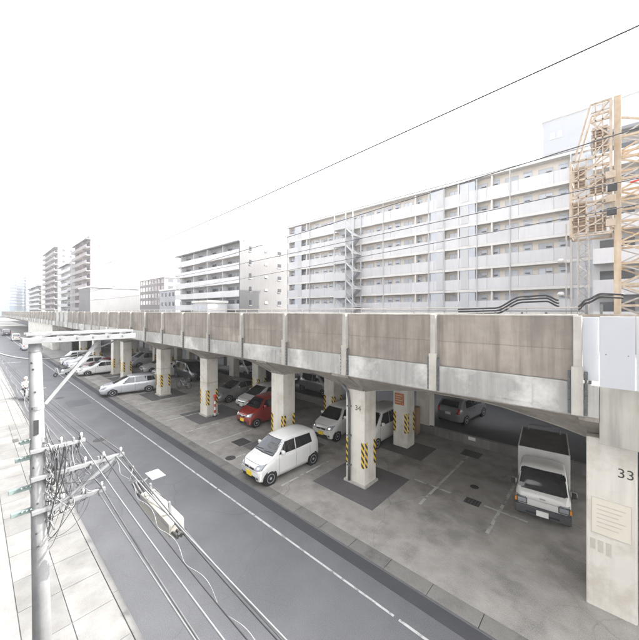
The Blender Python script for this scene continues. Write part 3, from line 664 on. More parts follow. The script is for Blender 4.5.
# ================================================================== VEHICLES
def interp(pts, y):
    if y <= pts[0][0]: return pts[0][1]
    for (a, za), (b, zb) in zip(pts, pts[1:]):
        if y <= b:
            t = (y - a) / (b - a); return za + (zb - za) * t
    return pts[-1][1]
def smooth_pts(pts, it=2):
    for _ in range(it):
        q = [pts[0]]
        for (a, za), (b, zb) in zip(pts, pts[1:]): q += [(a * .75 + b * .25, za * .75 + zb * .25), (a * .25 + b * .75, za * .25 + zb * .75)]
        pts = q + [pts[-1]]
    return pts
def body_mb(S):
    L, W = S['L'], S['W']; top = smooth_pts(S['top']); belt = S['belt']; zb0 = S.get('sill', .2)
    ys = sorted(set([0, .02, .05, .1, .17, .26, L, L - .02, L - .05, L - .1, L - .17, L - .26] + [L * i / 34 for i in range(1, 34)]))
    rows = []
    for y in ys:
        zt = interp(top, y); e = min(y, L - y); r = S.get('round', .35)
        plan = 1 - S.get('taper', .13) * max(0, 1 - e / r) ** 2.2
        w = W / 2 * plan; bl = min(interp(belt, y), zt - .05); up = max(0, zt - bl)
        wt = w - S.get('tumble', .3) * up * .6 - .05; kk = min(1, up / .35)
        zb = zb0 + .10 * max(0, 1 - e / .25) ** 2
        pts = [(0, zb), (w * .82, zb), (w * .955, zb + .05), (w * .985, zb + .2), (w, (zb + bl) / 2 + .04), (w * .995, bl - .13), (w * .975, bl - .03), (w * .955, bl)]
        ex = w * .955
        pts += [(ex + (wt - ex) * .35, bl + (up - .11 * kk) * .35), (ex + (wt - ex) * .7, bl + (up - .11 * kk) * .7), (wt, zt - .11 * kk), (wt - .035, zt - .05 * kk), (wt * .86, zt - .018 * kk), (wt * .5, zt), (0, zt + .012)]
        rows.append([(x, y, z) for x, z in pts] + [(-x, y, z) for x, z in pts[-2:0:-1]])
    n = len(rows[0]); g = MB()
    g.add([p for r_ in rows for p in r_], [(i * n + k, i * n + (k + 1) % n, (i + 1) * n + (k + 1) % n, (i + 1) * n + k) for i in range(len(rows) - 1) for k in range(n)]
          + [tuple(range(n)), tuple(range((len(rows) - 1) * n, len(rows) * n))[::-1]])
    return g
def decal_mesh(bvh, quad, axis, off, n=8, m=6):
    d = {'f': Vector((0, 1, 0)), 'b': Vector((0, -1, 0)), 'l': Vector((-1, 0, 0)), 'r': Vector((1, 0, 0)), 't': Vector((0, 0, -1))}[axis]
    g = MB(); vsx = []
    for i in range(n + 1):
        for j in range(m + 1):
            a, b_ = i / n, j / m
            p = [(quad[0][k] * (1 - a) + quad[1][k] * a) * (1 - b_) + (quad[3][k] * (1 - a) + quad[2][k] * a) * b_ for k in (0, 1)]
            if axis in 'fb': o = Vector((p[0], 0, p[1])) - d * 9
            elif axis in 'lr': o = Vector((0, p[0], p[1])) - d * 9
            else: o = Vector((p[0], p[1], 0)) - d * 9
            h = bvh.ray_cast(o, d)
            if h[0] is None: h = (o + d * 9, -d)
            nn = h[1] if h[1].dot(d) < 0 else -h[1]
            vsx.append(h[0] + (nn * .5 - d * .5).normalized() * off)
    g.add(vsx, [(i * (m + 1) + j, (i + 1) * (m + 1) + j, (i + 1) * (m + 1) + j + 1, i * (m + 1) + j + 1) for i in range(n) for j in range(m)])
    return g
def mirror(q): return [(-x, z) for x, z in q]
SPECS = {}
def spec(name, **k): SPECS[name] = k
spec('kei', L=3.4, W=1.475, sill=.17, taper=.2, round=.45, tumble=.3, wheel=.275, axles=(.52, 2.92),
     top=[(0, .66), (.03, .74), (.12, .86), (.35, .96), (.75, 1.06), (1.22, 1.50), (1.5, 1.60), (2.3, 1.63), (3.0, 1.57), (3.22, 1.48), (3.33, 1.15), (3.38, .9), (3.4, .72)],
     belt=[(0, .62), (.8, .98), (3.4, 1.05)], ws=((.60, 1.075), (.545, 1.50)), rw=((.52, 1.08), (.46, 1.45)),
     sw=[[(1.0, 1.06), (1.86, 1.05), (1.86, 1.46), (1.38, 1.45)], [(1.94, 1.05), (2.86, 1.08), (2.80, 1.44), (1.94, 1.46)]], seams=(.98, 1.90, 2.72),
     head=[(.34, .66), (.64, .68), (.66, .87), (.44, .80)], grille=[(-.30, .63), (.30, .63), (.33, .72), (-.33, .72)], intake=[(-.48, .27), (.48, .27), (.42, .40), (-.42, .40)], plz=.45, plate='plate_y')
spec('keivan', L=3.4, W=1.475, sill=.2, taper=.14, round=.4, tumble=.16, wheel=.275, axles=(.5, 2.9),
     top=[(0, .72), (.05, .86), (.25, .98), (.5, 1.08), (1.0, 1.62), (1.25, 1.74), (2.3, 1.77), (3.15, 1.74), (3.3, 1.64), (3.38, 1.1), (3.4, .75)],
     belt=[(0, .65), (.6, 1.0), (3.4, 1.05)], ws=((.62, 1.1), (.57, 1.62)), rw=((.56, 1.1), (.54, 1.6)),
     sw=[[(.82, 1.06), (1.7, 1.05), (1.7, 1.58), (1.2, 1.58)], [(1.78, 1.05), (2.95, 1.06), (2.95, 1.58), (1.78, 1.58)]], seams=(.78, 1.74, 2.98),
     head=[(.36, .70), (.66, .72), (.67, .92), (.42, .86)], grille=[(-.32, .66), (.32, .66), (.34, .76), (-.34, .76)], intake=[(-.5, .3), (.5, .3), (.45, .44), (-.45, .44)], plz=.5, plate='plate_y')
spec('hatch', L=4.0, W=1.695, sill=.18, taper=.2, round=.55, tumble=.36, wheel=.3, axles=(.78, 3.3),
     top=[(0, .62), (.06, .74), (.3, .86), (.95, 1.0), (1.75, 1.45), (2.1, 1.52), (2.8, 1.52), (3.5, 1.42), (3.85, 1.05), (3.95, .95), (4, .75)],
     belt=[(0, .6), (1.0, .93), (4, 1.0)], ws=((.66, 1.0), (.56, 1.42)), rw=((.56, 1.08), (.5, 1.36)),
     sw=[[(1.42, .98), (2.3, .98), (2.3, 1.38), (1.92, 1.38)], [(2.38, .98), (3.25, 1.02), (3.1, 1.36), (2.38, 1.38)]], seams=(1.3, 2.34, 3.2),
     head=[(.42, .62), (.76, .66), (.76, .82), (.5, .74)], grille=[(-.38, .58), (.38, .58), (.4, .67), (-.4, .67)], intake=[(-.66, .22), (.66, .22), (.6, .4), (-.6, .4)], plz=.42, plate='plate_w')
spec('sedan', L=4.45, W=1.7, sill=.18, taper=.2, round=.6, tumble=.38, wheel=.305, axles=(.85, 3.55),
     top=[(0, .6), (.06, .7), (.35, .82), (1.2, .96), (2.0, 1.38), (2.4, 1.46), (3.0, 1.44), (3.7, 1.1), (3.9, 1.04), (4.3, 1.0), (4.42, .9), (4.45, .7)],
     belt=[(0, .58), (1.2, .90), (4.45, .96)], ws=((.66, .98), (.55, 1.36)), rw=((.58, 1.1), (.5, 1.36)),
     sw=[[(1.66, .95), (2.5, .95), (2.5, 1.32), (2.1, 1.31)], [(2.58, .95), (3.4, .98), (3.12, 1.28), (2.58, 1.32)]], seams=(1.55, 2.54, 3.4),
     head=[(.42, .6), (.77, .64), (.76, .78), (.5, .72)], grille=[(-.38, .54), (.38, .54), (.4, .66), (-.4, .66)], intake=[(-.6, .22), (.6, .22), (.55, .38), (-.55, .38)], plz=.42, plate='plate_w')
spec('wagon', L=4.4, W=1.7, sill=.18, taper=.2, round=.6, tumble=.34, wheel=.3, axles=(.85, 3.5),
     top=[(0, .6), (.06, .72), (.3, .84), (1.0, .98), (1.9, 1.44), (2.3, 1.52), (3.2, 1.52), (4.0, 1.44), (4.25, 1.15), (4.37, .95), (4.4, .72)],
     belt=[(0, .58), (1.1, .92), (4.4, 1.0)], ws=((.66, 1.0), (.56, 1.42)), rw=((.58, 1.08), (.52, 1.38)),
     sw=[[(1.56, .97), (2.42, .97), (2.42, 1.38), (2.04, 1.37)], [(2.5, .97), (3.3, .99), (3.3, 1.38), (2.5, 1.38)], [(3.38, 1.0), (4.0, 1.04), (3.86, 1.36), (3.38, 1.38)]], seams=(1.45, 2.46, 3.34),
     head=[(.42, .6), (.77, .64), (.76, .8), (.5, .72)], grille=[(-.38, .54), (.38, .54), (.4, .64), (-.4, .64)], intake=[(-.6, .22), (.6, .22), (.55, .38), (-.55, .38)], plz=.42, plate='plate_w')
spec('minivan', L=4.6, W=1.75, sill=.2, taper=.16, round=.5, tumble=.2, wheel=.32, axles=(.85, 3.7),
     top=[(0, .7), (.06, .84), (.3, .98), (.75, 1.1), (1.5, 1.68), (1.9, 1.82), (3.2, 1.85), (4.3, 1.8), (4.5, 1.4), (4.57, 1.0), (4.6, .8)],
     belt=[(0, .66), (.9, 1.02), (4.6, 1.1)], ws=((.7, 1.14), (.62, 1.7)), rw=((.64, 1.15), (.6, 1.68)),
     sw=[[(1.2, 1.08), (2.1, 1.08), (2.1, 1.66), (1.65, 1.64)], [(2.18, 1.08), (3.3, 1.1), (3.3, 1.66), (2.18, 1.66)], [(3.38, 1.1), (4.25, 1.12), (4.2, 1.64), (3.38, 1.66)]], seams=(1.1, 2.14, 3.34),
     head=[(.44, .74), (.8, .78), (.8, .96), (.5, .9)], grille=[(-.42, .68), (.42, .68), (.44, .84), (-.44, .84)], intake=[(-.62, .26), (.62, .26), (.58, .44), (-.58, .44)], plz=.5, plate='plate_w')
spec('cab', L=1.62, W=1.64, sill=.34, taper=.12, round=.3, tumble=.16, wheel=.29, axles=(.62,),
     top=[(0, .86), (.02, .98), (.08, 1.06), (.16, 1.12), (.56, 1.72), (.72, 1.83), (1.1, 1.86), (1.5, 1.84), (1.6, 1.78), (1.62, 1.6)],
     belt=[(0, .8), (.3, 1.05), (1.62, 1.08)], ws=((.72, 1.13), (.64, 1.71)), rw=None,
     sw=[[(.36, 1.08), (1.3, 1.08), (1.3, 1.62), (.66, 1.62)]], seams=(.28, 1.36),
     head=[(.46, .66), (.76, .66), (.77, .86), (.5, .86)], grille=None, intake=None, plz=.44, plate='plate_w')
PARTS = {}
def car_parts(kind):
    if kind in PARTS: return PARTS[kind]
    S = SPECS[kind]; g = body_mb(S); out = []
    bme = g.mesh('body', 'white_p', smooth=True); bvh = BVHTree.FromPolygons([v.co for v in bme.vertices], [tuple(p.vertices) for p in bme.polygons])
    L, W = S['L'], S['W']
    out.append(('body', bme, True, None))
    def D(name, q, ax, m, off=.006, n=8, mm=6, par='body'): out.append((name, decal_mesh(bvh, q, ax, off, n, mm).mesh(name, m, smooth=True), False, par))
    def ring(q, k=.022):                           # black rubber surround is the same quad grown a little
        cx = sum(p[0] for p in q) / 4; cz = sum(p[1] for p in q) / 4
        return [(x + (k if x > cx else -k), z + (k if z > cz else -k)) for x, z in q]
    (wb, zb), (wt, zt) = S['ws']; q = [(-wb, zb), (wb, zb), (wt, zt), (-wt, zt)]
    D('window_surround', ring(q), 'f', 'trim', .004, 14, 8); D('windscreen', q, 'f', 'glass', .009, 14, 8)
    for sx in (-1, 1):
        p0 = Vector((sx * .05 - .22, 0, zb + .015))
        D('wiper', [(sx * .3 - .28, zb + .02), (sx * .3 + .2, zb + .05), (sx * .3 + .2, zb + .066), (sx * .3 - .28, zb + .036)], 'f', 'trim', .02, 6, 1)
    if S['rw']:
        (wb, zb), (wt, zt) = S['rw']; q = [(-wb, zb), (wb, zb), (wt, zt), (-wt, zt)]
        D('rear_window', q, 'b', 'glass', .009, 12, 8)
        for s in (1, -1):
            t = [(s * (W / 2 - .32), .72), (s * (W / 2 - .12), .72), (s * (W / 2 - .14), 1.02), (s * (W / 2 - .26), 1.02)]; D('tail_lamp', t, 'b', 'tail', .012)
        D('plate', [(-.17, .62), (.17, .62), (.17, .78), (-.17, .78)], 'b', S['plate'], .014, 2, 2)
    for ax in 'lr':
        for q in S['sw']:
            D('window_surround', ring(q, .018), ax, 'trim', .004); D('side_window', q, ax, 'glass', .008)
        for y in S['seams']:
            D('door_seam', [(y - .006, .3), (y + .006, .3), (y + .006, S['sw'][0][0][1] - .03), (y - .006, S['sw'][0][0][1] - .03)], ax, 'trim', .003, 1, 8)
        for y in S['seams'][1:]:
            D('door_handle', [(y - .22, .83), (y - .07, .84), (y - .07, .87), (y - .22, .86)], ax, 'chrome' if kind != 'kei' else 'white_p', .02, 3, 2)
        D('sill_trim', [(S['axles'][0] + .38, .2 if kind != 'cab' else .36), (S['axles'][-1] - .38 if len(S['axles']) > 1 else L - .1, .2 if kind != 'cab' else .36), (S['axles'][-1] - .38 if len(S['axles']) > 1 else L - .1, .27 if kind != 'cab' else .42), (S['axles'][0] + .38, .27 if kind != 'cab' else .42)], ax, 'trim', .004, 6, 1)
    for s in (1, -1):
        q = S['head'] if s > 0 else mirror(S['head']); 
        D('headlight_surround', ring(q, .012), 'f', 'bumper', .006, 8, 5); D('headlight', q, 'f', 'lamp', .011, 8, 5)
    if S['grille']: D('grille', S['grille'], 'f', 'trim', .008, 10, 3)
    if S['intake']: D('air_intake', S['intake'], 'f', 'trim', .007, 10, 3)
    for s in (1, -1):
        hq = S['head']; cx = sum(p[0] for p in hq) / 4 * s; cz = sum(p[1] for p in hq) / 4
        D('reflector', [(cx - .055, cz - .035), (cx + .055, cz - .035), (cx + .055, cz + .035), (cx - .055, cz + .035)], 'f', 'chrome', .014, 3, 3)
        if S['intake']: D('fog_lamp', [(s * W * .36 - .05, .33), (s * W * .36 + .05, .33), (s * W * .36 + .05, .41), (s * W * .36 - .05, .41)], 'f', 'bumper', .008, 3, 3)
    if S['grille']:
        gq = S['grille']; gz = (gq[0][1] + gq[2][1]) / 2
        D('badge', [(-.05, gz - .03), (.05, gz - .03), (.05, gz + .03), (-.05, gz + .03)], 'f', 'chrome', .016, 2, 2)
        D('grille_bar', [(gq[3][0], gq[3][1] - .012), (gq[2][0], gq[2][1] - .012), (gq[2][0], gq[2][1] + .008), (gq[3][0], gq[3][1] + .008)], 'f', 'chrome', .012, 10, 1)
        D('bumper_seam', [(-W * .46, gq[0][1] - .06), (W * .46, gq[0][1] - .06), (W * .46, gq[0][1] - .052), (-W * .46, gq[0][1] - .052)], 'f', 'bumper', .006, 20, 1)
    D('bonnet_seam', [(-W * .42, S['head'][1][1] + .17), (W * .42, S['head'][1][1] + .17), (W * .42, S['head'][1][1] + .178), (-W * .42, S['head'][1][1] + .178)], 'f', 'bumper', .012, 24, 1)
    pz = S['plz']; out.append(('plate', MB().cbox(-.165, .165, -.035, .05, pz - .085, pz + .085, .006).mesh('plate', S['plate']), False, 'body'))
    mw = W / 2; my, mz = S['sw'][0][0][0] + .1, S['sw'][0][0][1] + .03
    for s in (-1, 1): out.append(('mirror', MB().cbox(s * (mw + .08) - .09, s * (mw + .08) + .09, my - .05, my + .06, mz - .02, mz + .14, .04).mesh('mirror', 'white_p', smooth=True), True, 'body'))
    r = S['wheel']
    for y in S['axles']:
        for s in (-1, 1):
            ho_ = bvh.ray_cast(Vector((s * 9, y, r + .12)), Vector((-s, 0, 0))); xo = abs(ho_[0].x) if ho_[0] else W / 2
            out.append(('wheel_arch', MB().lathe([(r + .055, -.12 * s), (r + .055, .004 * s)], (s * xo, y, r + .015), 'x', 28).mesh('wheel_arch', 'trim'), False, 'body'))
            out.append(('tyre', MB().lathe([(r * .6, -.15 * s), (r * .97, -.15 * s), (r, -.13 * s), (r, .0), (r * .96, .018 * s), (r * .66, .02 * s)], (s * xo, y, r), 'x', 28).mesh('tyre', 'black', smooth=False), False, None))
            rm = MB().lathe([(r * .66, -.02 * s), (r * .66, .024 * s), (r * .6, .026 * s), (r * .55, .008 * s), (r * .2, .02 * s), (r * .16, .03 * s)], (s * xo, y, r), 'x', 24)
            out.append(('rim', rm.mesh('rim', 'rim'), False, 'tyre'))
            for k in range(5):
                t = 2 * math.pi * k / 5 + .3; a = (s * (xo + .017 * 1), y + math.cos(t) * r * .38, r + math.sin(t) * r * .38)
                out.append(('rim_slot', MB().lathe([(r * .11, -.01 * s), (r * .11, .004 * s)], a, 'x', 8).mesh('rim_slot', 'trim'), False, 'tyre'))
    PARTS[kind] = out; return out
def car(kind, pm_, name, label, cat, x, y, rz, group='cars parked under the viaduct', detail=True, extra=None):
    """x, y: centre of the nose on the ground; rz=0 means the nose faces -Y (the road)."""
    t = thing(name, label, cat, (x, y, 0), rz, group); lastp = {}
    for (n, me, painted, par) in car_parts(kind):
        if not detail and n in ('rim_slot', 'wiper', 'reflector', 'fog_lamp', 'badge', 'grille_bar', 'bumper_seam', 'headlight_surround', 'door_seam', 'bonnet_seam', 'window_surround', 'sill_trim', 'door_handle'): continue
        if painted and pm_ != 'white_p': me = me.copy(); me.materials[0] = M[pm_]
        p = t if par is None else lastp[par]
        o = bpy.data.objects.new(n, me); COL.objects.link(o); o.parent = p; lastp[n] = o
    return t
def CU(kind, pm_, name, label, cat, u, v, rz=0, **k): return car(kind, pm_, name, label, cat, -u * K, v * K, rz, **k)
CU('kei', 'white_p', 'parked_car', 'white compact car parked foremost with its nose at the road edge', 'car', 1.555, 1.09, R(-1.5))
CU('kei', 'pearl_p', 'parked_car', 'off-white compact car parked in the back row left of pillar 34', 'car', 1.66, 1.82, R(2))
CU('keivan', 'white_p', 'parked_van', 'tall white van half hidden between pillar 34 and the orange notice pillar', 'van', 1.365, 1.92)
CU('kei', 'red_p', 'parked_car', 'red compact car parked left of the third pillar', 'car', 2.36, 1.58, R(1))
CU('hatch', 'white_p', 'parked_car', 'white hatchback parked just behind the red compact car', 'car', 2.75, 1.83, R(2))
CU('sedan', 'grey_p', 'parked_car', 'grey saloon parked right behind the striped pillar with the red post', 'car', 3.2, 1.77, R(4))
CU('wagon', 'silver_p', 'parked_car', 'silver estate car parked alone between two striped pillars, nose to the road', 'car', 4.45, 1.02, R(-12))
CU('minivan', 'black_p', 'parked_van', 'black minivan parked sideways in the dark behind the bicycle', 'van', 4.29, 2.2, R(90))
CU('hatch', 'white_p', 'parked_car', 'white hatchback in the back row between the twin pillars and silver car', 'car', 5.02, 1.83, detail=False)
CU('minivan', 'silver_p', 'parked_van', 'silver minivan deep in the back row beyond the twin pillars', 'van', 6.35, 1.9, detail=False)
CU('sedan', 'white_p', 'parked_car', 'white saloon first in the far front row beside the twin pillars', 'car', 6.07, 1.09, R(-3))
CU('sedan', 'wine_p', 'parked_car', 'wine-red saloon second in the far front row', 'car', 6.38, 1.22, R(-3))
CU('hatch', 'white_p', 'parked_car', 'white hatchback third in the far front row', 'car', 6.68, 1.09, R(-3), detail=False)
CU('wagon', 'silver_p', 'parked_car', 'silver estate car fourth in the far front row', 'car', 7.12, 1.10, R(-3), detail=False)
CU('keivan', 'pearl_p', 'parked_van', 'small white van last in the far front row', 'van', 7.5, 1.10, R(-3), detail=False)
CU('sedan', 'pearl_p', 'parked_car', 'off-white saloon in the back row behind the wine-red saloon', 'car', 6.75, 1.85, detail=False)
CU('sedan', 'white_p', 'parked_car', 'white saloon in the back row right behind the twin pillars', 'car', 5.6, 1.85, detail=False)
CU('hatch', 'dgrey_p', 'parked_car', 'grey hatchback on the back street seen from behind past the low wall', 'car', 1.02, 3.42, R(174), group=None)
CU('keivan', 'white_p', 'parked_van', 'white van on the back street seen between two pillars', 'van', 4.1, 2.95, R(90), group='vehicles on the back street')
CU('minivan', 'black_p', 'parked_van', 'dark minivan on the back street behind the grey saloon', 'van', 3.2, 3.0, R(90), group='vehicles on the back street', detail=False)
CU('keivan', 'grey_p', 'parked_van', 'grey van on the back street behind the white compact car', 'van', 2.45, 2.9, R(90), group='vehicles on the back street', detail=False)
CU('wagon', 'white_p', 'parked_car', 'white estate car at the kerb far down the street', 'car', 11.5, .98, R(-90), group=None, detail=False)
CU('keivan', 'white_p', 'parked_van', 'white van at the far left end of the street', 'van', 15.0, 1.0, R(-90), group=None, detail=False)
CU('minivan', 'black_p', 'parked_van', 'dark van farthest down the street', 'van', 18.5, .95, R(-90), group=None, detail=False)

# --- cargo truck
tx, ty = -.245 * K, 1.80 * K
tr_ = car('cab', 'white_p', 'cargo_truck', 'small white box truck with dark grey bumper parked beside pillar 33', 'truck', tx, ty, R(7), group=None); tr_.scale = (.92, .92, .92)
def tp(name, m, *a, c=.02, par=tr_): return MB().cbox(*a, c).build(name, m, par, local=True)
tp('chassis', 'bumper', -.45, .45, .5, 4.3, .36, .56)
bb = tp('bumper', 'bumper', -.83, .83, -.09, .25, .30, .60, c=.05)
tp('fog_slot', 'trim', -.5, .5, -.1, -.05, .38, .44, par=bb)
tp('plate', 'plate_w', -.18, .18, -.13, -.08, .36, .54, c=.008, par=bb)
bxp = tp('cargo_box', 'box', -.85, .85, 1.68, 4.45, .60, 2.02, c=.025)
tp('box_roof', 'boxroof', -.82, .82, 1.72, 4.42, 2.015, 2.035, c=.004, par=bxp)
for s in (-1, 1): tp('roof_rail', 'box', s * .835 - .02, s * .835 + .02, 1.69, 4.44, 2.0, 2.07, c=.008, par=bxp)
tp('roof_rail', 'box', -.81, .81, 1.68, 1.715, 2.0, 2.07, c=.008, par=bxp)
MB().tube([(-.6, 4.2, 2.02), (-.6, 4.25, 2.22), (-.52, 4.25, 2.28), (.52, 4.25, 2.28), (.6, 4.25, 2.22), (.6, 4.2, 2.02)], .035, 8).build('ladder_hoop', 'galv_dull', tr_, local=True)
for k in range(9): tp('front_rib', 'box', -.78 + k * .185, -.76 + k * .185, 1.668, 1.69, 1.2, 1.99, c=.003, par=bxp)
for k in range(4): tp('box_rib', 'box', .852, .87, 2.0 + k * .65, 2.06 + k * .65, .66, 1.98, c=.006, par=bxp)
for s in (-1, 1):
    tp('mirror_arm', 'trim', s * .84 - .02, s * .84 + .02, .1, .13, 1.15, 1.4); tp('mirror', 'trim', s * .9 - .06, s * .9 + .06, .06, .12, 1.2, 1.4, c=.02)
    tp('headlamp_frame', 'bumper', s * .62 - .17, s * .62 + .17, -.02, .06, .62, .84, c=.02); tp('headlamp', 'lamp', s * .61 - .13, s * .61 + .13, -.03, .05, .66, .81, c=.02)
    t_ = MB().lathe([(.17, -.15 * s), (.28, -.15 * s), (.29, -.13 * s), (.29, 0), (.27, .02 * s), (.18, .02 * s)], (s * .78, 3.5, .29), 'x', 24).build('tyre', 'black', tr_, local=True)
    MB().lathe([(.18, 0), (.18, .025 * s), (.06, .01 * s)], (s * .78, 3.5, .29), 'x', 20).build('rim', 'rim', t_, local=True)
    tp('turn_signal', 'amber', s * .80 - .03, s * .80 + .03, -.03, .06, .66, .80, c=.008)
for k in range(2): tp('dash_paper', 'plate_w', -.05 + .17 * k, .08 + .17 * k, .20, .205, 1.13, 1.2, c=.001)
tp('badge', 'chrome', -.09, .09, -.012, .01, .90, .94, c=.006)

# --- scooters, rider, bicycle
def wheel2(p, y, z, r, par, m='black', rr=.03, spokes=False):
    g = MB(); pts = [(0, y + math.cos(a) * r, z + math.sin(a) * r) for a in [2 * math.pi * k / 28 for k in range(29)]]
    o = g.tube(pts, rr, 8, caps=False).build('tyre', m, par, local=True, smooth=True)
    h = MB().lathe([(.03, -.04), (.03, .04)], (0, y, z), 'x', 10)
    if spokes:
        for k in range(10):
            a = math.pi * 2 * k / 10; h.tube([(0, y, z), (0, y + math.cos(a) * r, z + math.sin(a) * r)], .004, 4)
    else: h.lathe([(r * .72, -.012), (r * .72, .012)], (0, y, z), 'x', 18)
    h.build('rim', 'rim', o, local=True)
def scooter(label, loc, rz, pm_):
    t = thing('motor_scooter', label, 'scooter', loc, rz)
    wheel2(t, .25, .21, .16, t, rr=.05); wheel2(t, 1.42, .21, .16, t, rr=.05)
    # body of revolution-free lofted side profile
    MB().prism([(.95, .35), (1.05, .28), (1.6, .38), (1.72, .62), (1.6, .72), (1.0, .68), (.9, .5)], -.14, .14, 'x').build('body', pm_, t, local=True)
    MB().prism([(.45, .25), (.5, .2), (1.1, .22), (1.1, .3), (.55, .3), (.35, .95), (.27, .95), (.38, .45)], -.17, .17, 'x').build('leg_shield', pm_, t, local=True)
    MB().cbox(-.12, .12, .98, 1.66, .70, .80, .035).build('seat', 'trim', t, local=True)
    MB().tube([(-.32, .52, 1.04), (-.2, .42, 1.03), (0, .36, .98), (.2, .42, 1.03), (.32, .52, 1.04)], .018, 8).build('handlebar', 'trim', t, local=True)
    MB().tube([(0, .25, .21), (0, .34, .95)], .03, 8).build('fork', 'galv_dull', t, local=True)
    MB().cbox(-.08, .08, .22, .32, .84, .96, .03).build('headlight', 'lamp', t, local=True)
    for s in (-1, 1): MB().tube([(s * .22, .42, 1.04), (s * .3, .38, 1.2)], .008, 6).build('mirror_stem', 'trim', t, local=True); MB().cbox(s * .32 - .05, s * .32 + .05, .36, .39, 1.18, 1.26, .01).build('mirror', 'trim', t, local=True)
    return t
p = ground_px(26.5, 402) + Vector((0, .75, 0)); scooter('white scooter being ridden along the left side of the street', (p.x, p.y - .5, 0), R(100), 'white_p')
sc_loc = Vector((p.x, p.y - .5, 0))
p = ground_px(57, 377); scooter('white scooter standing at the road edge by the far front row', (p.x, p.y - .3, 0), R(25), 'white_p')
def person(label, loc, rz):
    t = thing('person', label, 'person', loc, rz)
    # joints, riding pose, facing -Y
    J = {'pel': (0, 1.2, .88), 'sp': (0, 1.14, 1.12), 'ch': (0, 1.06, 1.32), 'nk': (0, 1.02, 1.46), 'hd': (0, 1.0, 1.56)}
    rad = {'pel': .15, 'sp': .14, 'ch': .155, 'nk': .06, 'hd': .07}; E = [('pel', 'sp'), ('sp', 'ch'), ('ch', 'nk'), ('nk', 'hd')]
    for s, n in ((-1, 'l'), (1, 'r')):
        J.update({n + 'sh': (s * .19, 1.04, 1.38), n + 'el': (s * .27, .82, 1.18), n + 'wr': (s * .29, .58, 1.08), n + 'hp': (s * .09, 1.16, .84), n + 'kn': (s * .13, .78, .78), n + 'an': (s * .11, .86, .36), n + 'to': (s * .11, .7, .31)})
        rad.update({n + 'sh': .065, n + 'el': .045, n + 'wr': .034, n + 'hp': .095, n + 'kn': .065, n + 'an': .045, n + 'to': .04})
        E += [('ch', n + 'sh'), (n + 'sh', n + 'el'), (n + 'el', n + 'wr'), ('pel', n + 'hp'), (n + 'hp', n + 'kn'), (n + 'kn', n + 'an'), (n + 'an', n + 'to')]
    ks = list(J); me = bpy.data.meshes.new('body'); me.from_pydata([J[k] for k in ks], [(ks.index(a), ks.index(b_)) for a, b_ in E], [])
    me.materials.append(M['shirt']); me.materials.append(M['trousers']); me.materials.append(M['skin'])
    tmp = bpy.data.objects.new('body', me); COL.objects.link(tmp)
    tmp.modifiers.new('skin', 'SKIN')
    for k, sv in zip(ks, me.skin_vertices[0].data): sv.radius = (rad[k], rad[k]); sv.use_root = (k == 'pel')
    sb = tmp.modifiers.new('sub', 'SUBSURF'); sb.levels = sb.render_levels = 2
    dg = bpy.context.evaluated_depsgraph_get(); m2 = bpy.data.meshes.new_from_object(tmp.evaluated_get(dg)); bpy.data.objects.remove(tmp)
    m2.materials.clear()
    for q in ('shirt', 'trousers', 'skin'): m2.materials.append(M[q])
    for po in m2.polygons:
        c = po.center; po.use_smooth = True
        po.material_index = 1 if (c.z < .92) else (2 if c.z > 1.47 or (abs(c.x) > .22 and c.y < .72) else 0)
    o = link('body', m2, t)
    head = MB().lathe([(.03, -.13), (.06, -.115), (.078, -.06), (.085, 0), (.08, .06), (.05, .11), (.01, .125)], (0, .99, 1.64), 'z', 18).build('head', 'skin', t, local=True, smooth=True)
    MB().prism([(.92, 1.66), (.885, 1.62), (.92, 1.615)], -.012, .012, 'x').build('nose', 'skin', head, local=True)
    MB().lathe([(.112, -.01), (.118, .04), (.105, .09), (.06, .13), (.01, .14)], (0, 1.01, 1.66), 'z', 18).build('helmet', 'helmet', head, local=True, smooth=True)
    for s in (-1, 1):
        hnd = MB().cbox(s * .29 - .04, s * .29 + .04, .50, .58, 1.03, 1.08, .012).build('hand', 'skin', t, local=True)
        for k in range(4): MB().tube([(s * .29 - .03 + .02 * k, .52, 1.08), (s * .29 - .03 + .02 * k, .475, 1.07), (s * .29 - .03 + .02 * k, .47, 1.03), (s * .29 - .03 + .02 * k, .50, 1.01)], .0085, 6).build('finger', 'skin', hnd, local=True)
        MB().tube([(s * .25, .55, 1.06), (s * .235, .51, 1.03), (s * .25, .49, 1.01)], .009, 6).build('thumb', 'skin', hnd, local=True)
    return t
person('person in white shirt and helmet riding a scooter away down the street', sc_loc, R(100))
p = ground_px(179, 389)
bi = thing('bicycle', 'bicycle parked on its stand beside the striped pillar, near the black minivan', 'bicycle', (p.x - .3, p.y + .2, 0), R(-70))
wheel2(bi, 0, .33, .31, bi, rr=.02, spokes=True); wheel2(bi, 1.08, .33, .31, bi, rr=.02, spokes=True)
fr = MB()
for a, c in (((0, 0, .33), (0, .16, .86)), ((0, .14, .78), (0, .5, .30)), ((0, .5, .30), (0, .68, .84)), ((0, .16, .70), (0, .62, .62)), ((0, .5, .30), (0, 1.08, .33)), ((0, 1.08, .33), (0, .64, .68))): fr.tube([a, c], .018, 8)
fr.build('frame', 'silver_p', bi, local=True)
MB().tube([(-.26, .34, .98), (-.2, .2, 1.0), (0, .14, .95), (.2, .2, 1.0), (.26, .34, .98)], .014, 8).build('handlebar', 'chrome', bi, local=True)
MB().cbox(-.07, .07, .56, .82, .84, .90, .025).build('saddle', 'trim', bi, local=True)
bk = MB()
for zz in (.74, .84, .94): bk.tube([(-.17, -.28, zz), (.17, -.28, zz), (.19, .05, zz), (-.19, .05, zz), (-.17, -.28, zz)], .008, 6)
for k in range(5): bk.tube([(-.17 + .085 * k, -.28, .74), (-.17 + .085 * k, -.28, .94)], .006, 4)
bk.build('basket', 'galv_dull', bi, local=True)
